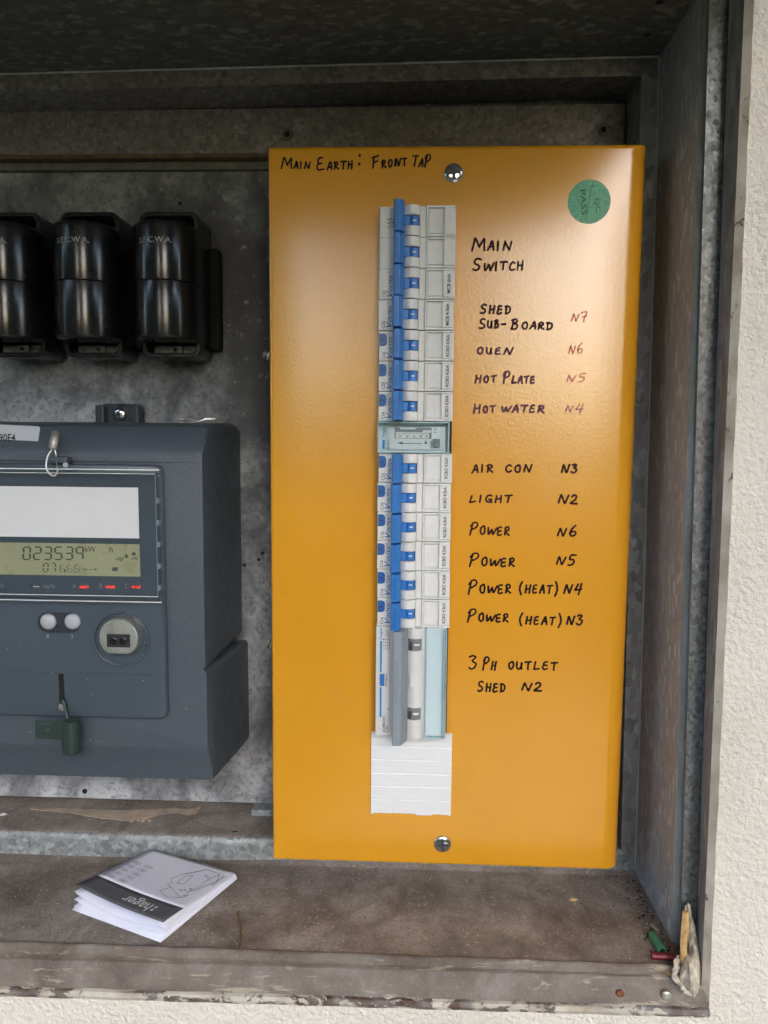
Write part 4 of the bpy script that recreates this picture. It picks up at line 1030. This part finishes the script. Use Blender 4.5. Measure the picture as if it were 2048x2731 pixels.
# optical port
q = P(325, 1704, YP); m = MB().ring((q.x, q.z), .0172, .0186, YP-.0019, YP+.001, 56); m.disc((q.x, q.z), .0166, YP-.0002, YP+.001, 48)
op = obj('optical_port', m, MT['meter_smooth'], mt, bevel=.0005, smooth=40)
q = P(315, 1702, YP-.009)
def flatdisc(y, r, ins=0.0):
    pts = []
    for k in range(48):
        a_ = 2*math.pi*k/48; x, z = (r-ins)*math.cos(a_), (r-ins)*math.sin(a_); pts.append((q.x+x, y, q.z+max(z, -r*.83+ins)))
    return pts
m = MB().loft([flatdisc(YP, .0126), flatdisc(YP-.0085, .0126), flatdisc(YP-.0090, .0126, .0005)], False, True)
mg = obj('metal_ring', m, MT['steel_dull'], op, smooth=40)
a, b = P(284, 1691, YP-.0092), P(347, 1727, YP-.0092)
obj('lens_frame', MB().box(a.x, b.x, YP-.0089, YP-.0094, b.z, a.z), MT['ink'], op, bevel=.0006)
m = MB()
for s_ in (-1, 1): m.disc(((a.x+b.x)/2+s_*.0032, (a.z+b.z)/2), .0026, YP-.0095, YP-.0093, 18, .0006)
obj('lens', m, MT['bakelite'], op, smooth=50)
# slot and screw in the lower front
a, b = P(156, 1797, YP), P(173, 1884, YP)
m = MB().box(a.x, b.x, YP-.0003, YP+.001, b.z, a.z); q = P(167, 1886, YP); m.disc((q.x, q.z), .0035, YP-.0003, YP+.001, 24)
obj('screw_slot', m, MT['black'], mt)
obj('terminal_screw', MB().disc((q.x, q.z), .0029, YP-.0005, YP, 20, .0008), MT['steel_dull'], mt, smooth=40)
m = MB(); rnd = random.Random(31)
for i in range(34):
    q = P(rnd.uniform(0, 540), rnd.uniform(1620, 2070), YF-.0003); k_ = rnd.choice((.00018, .00025, .0004))
    if q.x < px1+.0005 and q.z > pz0: q = Vector((q.x, YP-.0002, q.z))
    m.add([(q.x+a_*k_, q.y-b_*k_*.5, q.z+c_*k_*.8) for a_, b_, c_ in ((-1, 0, 0), (1, 0, .3), (0, 0, 1), (0, 1, .2))], [(0, 1, 2), (0, 1, 3), (1, 2, 3), (2, 0, 3)])
tag(obj('dust_specks', m, MT['filler'], mt), kind='stuff')
# hanging lug on top
a, b = P(258, 1076, .074), P(374, 1130, .074)
m = MB().loft([[(p[0], y, p[1]) for p in rrect(a.x, b.x, .0560, a.z, .004, 5)] for y in (.0845, .078)])
m.box(a.x, a.x+.0065, .079, .0700, .0570, a.z-.0012); m.box(b.x-.0075, b.x, .079, .0700, .0570, a.z-.0012)
lg = obj('hanging_lug', m, MT['meter_dark'], mt, bevel=.001)
q = P(315, 1105, .074)
s_ = obj('screw', MB().disc((q.x, q.z), .0046, .0765, .079, 28, .0013), MT['chrome'], lg, smooth=40)
m = MB()
for k in range(2):
    a_ = .3+k*math.pi/2; c, n = math.cos(a_), math.sin(a_)
    m.prism([(q.x+x*c-z*n, q.z+x*n+z*c) for x, z in ((-.0026, -.0004), (.0026, -.0004), (.0026, .0004), (-.0026, .0004))], 'y', .07508+.0001*k, .076)
obj('recess', m, MT['black'], s_)
# sticker with number
pts_px = [(-30, 1131), (103, 1137), (107, 1141), (100, 1187), (94, 1191), (-30, 1186)]
def bevelY(py):   # depth of the sloping upper front at a picture row
    return .0165+(.0065-.0165)*min(1, max(0, (py-1137)/(1207-1137)))-.0004
def onslope(px, py, off=0.0): return P(px, py, bevelY(py)-off)
m = MB().add([onslope(x, y, .0002) for x, y in pts_px], [tuple(range(len(pts_px)))])
nst = obj('number_sticker', m, MT['sticker'], mt, solid=.0002)
m = text_mb('790E4', lambda u, v: onslope(14+u*54, 1167-v*21+u*2, .0006)); obj('sticker_print', m, MT['ink'], nst)

# ---------------------------------------------------------------- seals
sl1 = thing('wire_seal', 'small lead seal on a wire loop above the meter window', 'seal', P(145, 1200, 0))
q0, q1 = P(150, 1150, -.002), P(141, 1199, -.006)
m = MB().tube([q0, q0.lerp(q1, .08), q0.lerp(q1, .45), q0.lerp(q1, .9), q1], [.0018, .0025, .0028, .0029, .0022], 18); obj('ferrule', m, MT['lead'], sl1, smooth=50)
pts = [P(x, y, Y) for x, y, Y in ((146, 1200, -.006), (150, 1215, -.006), (150, 1222, -.003), (154, 1250, -.009), (150, 1266, -.0095), (138, 1268, -.0098), (126, 1255, -.0098), (123, 1238, -.009), (128, 1215, -.008), (138, 1199, -.006))]
pp = [Vector((p.x, p.z)) for p in pts]
def sm3(pts, n=6):
    out = []
    for i in range(len(pts)-1):
        p0, p1, p2, p3 = pts[max(i-1, 0)], pts[i], pts[i+1], pts[min(i+2, len(pts)-1)]
        for k in range(n):
            t = k/n; out.append(.5*((2*p1)+(p2-p0)*t+(2*p0-5*p1+4*p2-p3)*t*t+(3*p1-p0-3*p2+p3)*t**3))
    return out+[pts[-1]]
obj('wire', MB().tube(sm3(pts), .00055, 8), MT['wire'], sl1, smooth=60)
a, b = P(133, 1217, -.003), P(181, 1236, -.003)
lc_ = obj('lid_catch', MB().box(a.x, b.x, -.0045, .004, b.z, a.z), MT['meter'], mt, bevel=.0012)
a, b = P(136, 1234, -.006), P(180, 1254, -.006); obj('catch_tab', MB().box(a.x, b.x, -.0085, -.003, b.z, a.z), MT['clear'], mt, bevel=.001)
a, b = P(172, 1234, -.006), P(184, 1246, -.006); obj('catch_tab', MB().box(a.x, b.x, -.0088, -.006, b.z, a.z), MT['button'], mt, bevel=.0006)
sl2 = thing('wire_seal', 'thin silver seal wire lying on the top edge of the meter', 'seal', P(520, 1122, .03))
pts = [P(x, y, Y) for x, y, Y in ((472, 1123, .028), (480, 1119, .03), (500, 1118, .03), (525, 1123, .029), (545, 1117, .03), (560, 1118, .031))]
m = MB().tube(sm3(pts), .0008, 8); obj('wire', m, MT['wire'], sl2, smooth=60)
m = MB().tube([P(530, 1124, .028), P(548, 1117, .03), P(572, 1118, .032), P(578, 1116, .032)], [.0006, .0015, .0016, .0007], 10); obj('ferrule', m, MT['wire'], sl2, smooth=50)
sl3 = thing('security_seal', 'dark green plastic security seal with a flag hanging from the meter screw', 'seal', P(190, 1960, -.01))
q0, q1 = P(190, 1920, -.010), P(192, 2002, -.006)
m = MB().tube([q0, q0.lerp(q1, .05), q0.lerp(q1, .3), q0.lerp(q1, .45), q0.lerp(q1, .95), q1], [.0042, .0046, .0054, .0058, .0062, .0058], 26); obj('barrel', m, MT['seal_green'], sl3, smooth=40)
m = MB()
poly_px(m, [(92, 1920), (168, 1922), (170, 1975), (150, 1973), (94, 1970)], -.0065, .0012); fg = obj('flag', m, MT['seal_green'], sl3, bevel=.0004)
m = MB(); tx('DESMO', 96, 136, 1926, 1936, m, -.0067); tx('4', 118, 134, 1941, 1954, m, -.0067); obj('flag_print', m, plain('raised green print', (.045, .085, .075), .4), fg)
pts = [P(x, y, Y) for x, y, Y in ((166, 1876, -.002), (169, 1868, -.0045), (173, 1885, -.006), (178, 1905, -.008), (182, 1924, -.009))]
obj('tie', MB().tube(sm3(pts), .0011, 10), MT['seal_green'], sl3, smooth=60)
q = P(194, 2008, -.007); obj('plug', MB().tube([q+Vector((0, 0, .002)), q, q-Vector((0, 0, .0012))], [.0022, .0020, .0008], 12), MT['filler'], sl3, smooth=50)

# ---------------------------------------------------------------- booklet
bk = thing('booklet', 'folded white instruction leaflet with a dark band lying on the cabinet floor', 'booklet', PZ(420, 2400, FZ))
A0, B0, C0, D0 = PZ(191, 2428, FZ+.0004), PZ(428, 2515, FZ+.0004), PZ(632, 2340, FZ+.0004), PZ(396, 2275, FZ+.0004)
A1, B1, C1, D1 = PZ(200, 2359, FZ+.0145), PZ(435, 2460, FZ+.0130), PZ(627, 2326, FZ+.0050), PZ(402, 2263, FZ+.0075)
def page(t, bulge, sag, inset=0.0, skew=(0, 0)):
    a, b, c, d = (p0.lerp(p1, t) for p0, p1 in ((A0, A1), (B0, B1), (C0, C1), (D0, D1)))
    ins = (c-b).normalized()*inset
    a = a+ins*skew[0]; b = b+ins*skew[1]
    def fn(u, v):   # u along the open edge A->B, v from open edge to the far edge
        p = a.lerp(b, u).lerp(d.lerp(c, u), v)
        z = bulge*math.sin(math.pi*v*.9)*(1-v*.3) + sag*math.sin(math.pi*u)*(1-v)
        return p+Vector((0, 0, z))
    return fn
top = page(1.0, -.0012, -.0016)
obj('cover', MB().sheet(lambda u, v: top(u, .27+v*.73), 12, 14), MT['paper'], bk, smooth=60, solid=.00025)
bd_ = obj('cover_band', MB().sheet(lambda u, v: top(u, v*.27), 12, 5), MT['paper_band'], bk, smooth=60, solid=.00025)
rn = random.Random(4)
m = MB()
for t_, bu, sa, ins, skw in ((.93, -.001, -.0020, .004, (1, .1)), (.74, -.002, -.0055, .0015, (0, 1)), (.60, -.002, -.0035, .003, (.6, 1)), (.40, -.0015, -.0045, .002, (.5, .2)), (.12, 0, -.0008, .0012, (1, 0)), (.03, 0, 0, 0, (0, 0))):
    m.sheet(page(t_, bu, sa, ins, skw), 12, 10)
pg = obj('pages', m, MT['paper'], bk, smooth=60, solid=.0002)
# folded edge joining the layers on the B-C side
def fold(t0, t1):
    f0, f1 = page(t0, 0, 0), page(t1, 0, 0)
    def fn(u, v):
        p, q_ = Vector(f0(1, .03+u*.94)), Vector(f1(1, .03+u*.94)); out = Vector(((C0-D0).x, (C0-D0).y, 0)).normalized()
        return p.lerp(q_, v)+out*.0022*math.sin(math.pi*v)
    return fn
m = MB()
for t0, t1 in ((.03, .40), (.40, .74), (.60, 1.0)): m.sheet(fold(t0, t1), 14, 6)
obj('fold', m, MT['paper'], bk, smooth=60)
up_ = Vector((0, 0, .0003))
def oncov(u, v): return Vector(top(u, v))+up_
m = text_mb('hager', lambda u, v: oncov(.60-u*.30, .135-v*.17)); m2 = MB()
for vv in (.105, .155): 
    m.add([oncov(x, y) for x, y in ((.775, vv-.017), (.80, vv-.017), (.80, vv+.017), (.775, vv+.017))], [(0, 1, 2, 3)])
obj('band_print', m, MT['white_ink'], bd_)
def ink(mb, uv, close=False, w=.0003):
    if close: uv = uv+uv[:1]
    for (a, b) in zip(uv[:-1], uv[1:]):
        n = max(2, int((Vector(b)-Vector(a)).length/.06)); mb.tube([oncov(a[0]+(b[0]-a[0])*k/n, a[1]+(b[1]-a[1])*k/n) for k in range(n+1)], w*.55, 5)
m = MB()
ink(m, [(.62, .40), (.74, .34), (.86, .40), (.88, .46), (.84, .50), (.90, .62), (.95, .78), (.90, .90), (.74, .92), (.60, .74), (.56, .62), (.62, .56), (.60, .52), (.66, .50)], True)
ink(m, [(.66, .50), (.80, .42), (.86, .40)]); ink(m, [(.64, .72), (.66, .58), (.72, .60), (.70, .76)], True); ink(m, [(.60, .74), (.66, .80), (.74, .92)]); ink(m, [(.84, .50), (.88, .66), (.86, .74), (.90, .90)])
for u_, v_ in ((.80, .52), (.83, .56), (.77, .50), (.84, .80), (.80, .82), (.86, .44)): ink(m, [(u_+.012*math.cos(k), v_+.010*math.sin(k)) for k in range(0, 7)], True)
for r_ in range(5):
    for c_ in range(2):
        cu, cv_ = .10+c_*.14, .34+r_*.085
        ink(m, [(cu+.05*math.cos(k*.628), cv_+.026*math.sin(k*.628)) for k in range(10)], True, .0002)
        text_mb(('DE', 'GB', 'FR', 'NL', 'IT', 'PT', 'ES', 'PL', 'SE', 'NO')[r_*2+c_], lambda u, v: oncov(cu-u*.05, cv_-v*.024), mb=m)
text_mb('6LE000278C', lambda u, v: oncov(.955-v*.03, .80+u*.20), mb=m)
obj('cover_print', m, MT['paper_ink'], bk)

# ---------------------------------------------------------------- loose bits on the floor
pts = [PZ(x, y, FZ+.0007) for x, y in ((635, 2432), (637, 2450), (642, 2475), (641, 2500), (636, 2530))]
tag(obj('twig', MB().tube(sm3(pts), [.0005, .0006]+[.0007]*21+[.0005, .0004] if False else .0006, 8), MT['twig'], smooth=60), 'thin curved dry twig on the cabinet floor beside the booklet', 'twig')
def offcut(name, p0, p1, r, mat, label, hollow=True):
    t = thing(name, label, 'offcut', p0)
    d = (p1-p0).normalized(); m = MB()
    a = d.cross(Vector((0, 0, 1))).normalized(); b = a.cross(d); n = 20
    def rg(p, rr): return [p+a*rr*math.cos(2*math.pi*k/n)+b*rr*math.sin(2*math.pi*k/n) for k in range(n)]
    m.loft([rg(p0, r*.55), rg(p0, r), rg(p1, r), rg(p1, r*.58), rg(p1-d*.006, r*.58)], True, True)
    obj('sleeve', m, mat, t, smooth=45); return t, a, b, d
p0 = PZ(1740, 2494, FZ+.0030); p1 = PZ(1766, 2536, FZ+.0030)
t, a, b, d = offcut('cable_sleeve', p0, p1, .0027, MT['sleeve_green'], 'short hollow green and yellow cable sleeve in the floor corner')
m = MB()
def rg2(p): return [p+(a*math.cos(x)+b*math.sin(x))*.00282 for x in (2.4, 2.75, 3.1, 3.45, 3.7)]
m.sheet(lambda u, v: Vector(rg2(p0+d*.0006)[int(u*4+.01)]).lerp(Vector(rg2(p1-d*.0003)[int(u*4+.01)]), v), 4, 1); obj('stripe', m, MT['sleeve_yellow'], t, smooth=60)
m = MB().tube([p1-d*.0004, p1+d*.0001], .00155, 12); obj('bore', m, MT['black'], t)
p0 = PZ(1738, 2549, FZ+.0027); p1 = PZ(1800, 2553, FZ+.0027)
offcut('cable_sleeve', p0, p1, .0021, MT['sleeve_red'], 'short crimson cable sleeve wedged behind the sill')
pts = [PZ(x, y, FZ+.0004) for x, y in ((1606, 2371), (1640, 2440), (1668, 2515), (1683, 2553))]
tag(obj('thread', MB().tube(sm3(pts), .00022, 5), plain('pale thread', (.34, .30, .27), .7)), 'fine pale thread stretched across the floor near the corner', 'thread')
rnd = random.Random(11); m = MB()
def lump(mb, c, s, sq=.5):
    vs = []
    for x, y, z in ((1, 0, 0), (-1, 0, 0), (0, 1, 0), (0, -1, 0), (0, 0, 1), (0, 0, -.2)):
        k = s*rnd.uniform(.5, 1.2); vs.append((c[0]+x*k, c[1]+y*k, c[2]+z*k*sq))
    mb.add(vs, [(0, 2, 4), (2, 1, 4), (1, 3, 4), (3, 0, 4), (2, 0, 5), (1, 2, 5), (3, 1, 5), (0, 3, 5)])
for i in range(300):
    x = rnd.uniform(-.30, .138); y = rnd.uniform(-.053, .037); lump(m, (x, y, FZ), rnd.choice((.0003, .0004, .0006, .0008)))
for i in range(90): lump(m, (.137-abs(rnd.gauss(0, .012)), rnd.uniform(-.05, .038), FZ), rnd.choice((.0004, .0006, .0008)))
for i in range(40): lump(m, (rnd.uniform(-.3, -.11), FY-.001-abs(rnd.gauss(0, .002)), FZ), rnd.choice((.0005, .0008, .0011)))
for i in range(26): lump(m, (rnd.uniform(-.3, -.115), rnd.uniform(.052, .082), -.2362), rnd.choice((.0004, .0007)))
tag(obj('grit', m, MT['crumb']), 'pale crumbs and grit scattered over the brown cabinet floor', 'grit', kind='stuff')
m = MB(); rnd = random.Random(21)
for i in range(140): lump(m, (.1365-abs(rnd.gauss(0, .007)), rnd.uniform(-.045, .038), FZ), rnd.choice((.0005, .0008, .0012)), .7)
tag(obj('dirt', m, plain('dark soil', (.035, .026, .02), .9, var=.4)), 'dark soil gathered along the foot of the side wall', 'dirt', kind='stuff')
# brown chip and pale flakes in the corner
m = MB()
for px, py, s in ((1526, 2400, .0022),): q = PZ(px, py, FZ); lump(m, q, s*1.4, .5); lump(m, q+Vector((.002, .0005, 0)), s, .4)
tag(obj('chip', m, MT['wood'], smooth=20), 'tan wood chip lying on the floor below the orange panel', 'chip')
q = [PZ(x, y, FZ+.0012) for x, y in ((1737, 2462), (1757, 2480), (1760, 2488), (1748, 2480), (1735, 2468))]
tag(obj('paper_scrap', MB().add(q, [tuple(range(5))]), MT['sealant'], solid=.0004), 'small pale scrap beside the green cable sleeve', 'scrap')
# peeling paint on the ledge
m = MB(); rnd = random.Random(8)
crest = [(80, 2158), (110, 2161), (150, 2164), (190, 2168), (230, 2176), (270, 2182), (310, 2186), (345, 2190), (365, 2184), (400, 2180), (430, 2172), (470, 2167), (500, 2174), (520, 2172), (535, 2156)]
zl = -.2359
for (x, y), (x2, y2) in zip(crest[:-1], crest[1:]):
    for k in range(4):
        xa, xb = x+(x2-x)*k/4, x+(x2-x)*(k+1)/4; ya, yb = y+(y2-y)*k/4+rnd.uniform(-.8, .8), y+(y2-y)*(k+1)/4+rnd.uniform(-.8, .8)
        h0 = max(3, (ya-2152)*.75)
        m.quad(PZ(xa, ya, zl+.0012), PZ(xb, yb, zl+.0012), PZ(xb, yb-h0, zl+.0002), PZ(xa, ya-h0, zl+.0002))
for i in range(9): lump(m, PZ(rnd.uniform(345, 400), rnd.uniform(2178, 2192), zl), .0016, .7)
tag(obj('paint_flake', m, MT['flake'], solid=.0003), 'peeling tan paint curling up along the ledge under the meter', 'paint flake')
q = PZ(8, 2172, zl+.0004); m = MB(); lump(m, q, .0035, .4); tag(obj('chip', m, MT['filler'], smooth=30), 'white chip on the ledge at the left edge of the photo', 'chip')
q = PZ(626, 2218, zl+.0003); m = MB(); lump(m, q, .0011, .4); m2 = MB().tube([q-Vector((.0018, 0, 0)), q, q+Vector((.0022, .0004, 0))], [.0002, .0005, .0002], 6)
tag(obj('dropping', m2, MT['ink']), 'tiny black dropping on the brown ledge left of the orange panel', 'dropping')

# crumbling sealant and a wood splinter in the lower right corner
sea = thing('old_sealant', 'crumbling grey white sealant plug at the foot of the front frame', 'sealant', P(1830, 2600, -.05))
outline = [(1826, 2420), (1834, 2408), (1842, 2416), (1843, 2440), (1852, 2462), (1860, 2490), (1864, 2540), (1868, 2590), (1864, 2640), (1852, 2660), (1838, 2654), (1826, 2636), (1812, 2630), (1806, 2618), (1810, 2600), (1816, 2570), (1820, 2520), (1824, 2470)]
rnd = random.Random(2); cxm = sum(p[0] for p in outline)/len(outline); cym = sum(p[1] for p in outline)/len(outline)
dense = []
for (x, y), (x2, y2) in zip(outline, outline[1:]+outline[:1]):
    for k in range(3): dense.append((x+(x2-x)*k/3+rnd.uniform(-1.6, 1.6), y+(y2-y)*k/3+rnd.uniform(-1.6, 1.6)))
rings = []
for f_, Y in ((1.0, -.044), (1.0, -.0515), (.86, -.0535), (.55, -.0540), (.25, -.0528)):
    rings.append([P(cxm+(x-cxm)*f_+rnd.uniform(-1, 1), cym+(y-cym)*f_, Y-.0185*max(0, (y-2500)/160)+rnd.uniform(-.0007, .0007)) for x, y in dense])
obj('plug', MB().loft(rings), MT['sealant'], sea, smooth=50)
m = MB(); pts = []; rad = []; rnd = random.Random(6)
for px, py, r_ in ((1808, 2548, .0006), (1806, 2556, .0014), (1803, 2568, .0021), (1805, 2580, .0028), (1801, 2592, .0022), (1799, 2604, .0027), (1805, 2612, .0021), (1812, 2618, .0026), (1820, 2630, .0018), (1828, 2640, .0021), (1838, 2648, .0012), (1844, 2652, .0005)):
    for e_ in (0, 4):
        pts.append(P(px+rnd.uniform(-3, 3), py+e_, -.0545-.0185*max(0, (py-2500)/160)+rnd.uniform(-.0008, .0008))); rad.append(r_*.68*rnd.uniform(.7, 1.15))
m.tube(pts, rad, 9)
m.v = [tuple(c+rnd.uniform(-.0005, .0005) for c in v) for v in m.v]
obj('crumble', m, plain('white putty', (.62, .57, .49), .7, var=.3, vs=260, bmp=.5, bs=500), sea, smooth=40)
m = MB(); rnd = random.Random(9)
lft = [(1822, 2428), (1818, 2470), (1816, 2510), (1815, 2545), (1814, 2566)]; rgt = [(1834, 2430), (1836, 2470), (1832, 2510), (1830, 2545), (1824, 2572)]
Lp = [P(x+rnd.uniform(-1.5, 1.5), y, -.0540-.0185*max(0, (y-2500)/160)) for x, y in lft]; Rp = [P(x+rnd.uniform(-1.5, 1.5), y, -.0545-.0185*max(0, (y-2500)/160)) for x, y in rgt]
n = len(Lp); Cm = [(l+r_)/2+Vector((0, -.0014, 0)) for l, r_ in zip(Lp, Rp)]
m.add(Lp+Cm+Rp, [(i, i+1, n+i+1, n+i) for i in range(n-1)]+[(n+i, n+i+1, 2*n+i+1, 2*n+i) for i in range(n-1)])
tag(obj('wood_splinter', m, MT['wood'], solid=.001), 'raw yellow wood splinter standing against the sealant plug', 'splinter')
q = P(1783, 2596, -.0605); m = MB(); rnd = random.Random(4); lump(m, q, .0030, .9); lump(m, q+Vector((.002, -.0003, -.0006)), .0024, .9)
tag(obj('chip', m, MT['wood'], smooth=25), 'brown crumb stuck on the sill beside the sealant plug', 'chip')
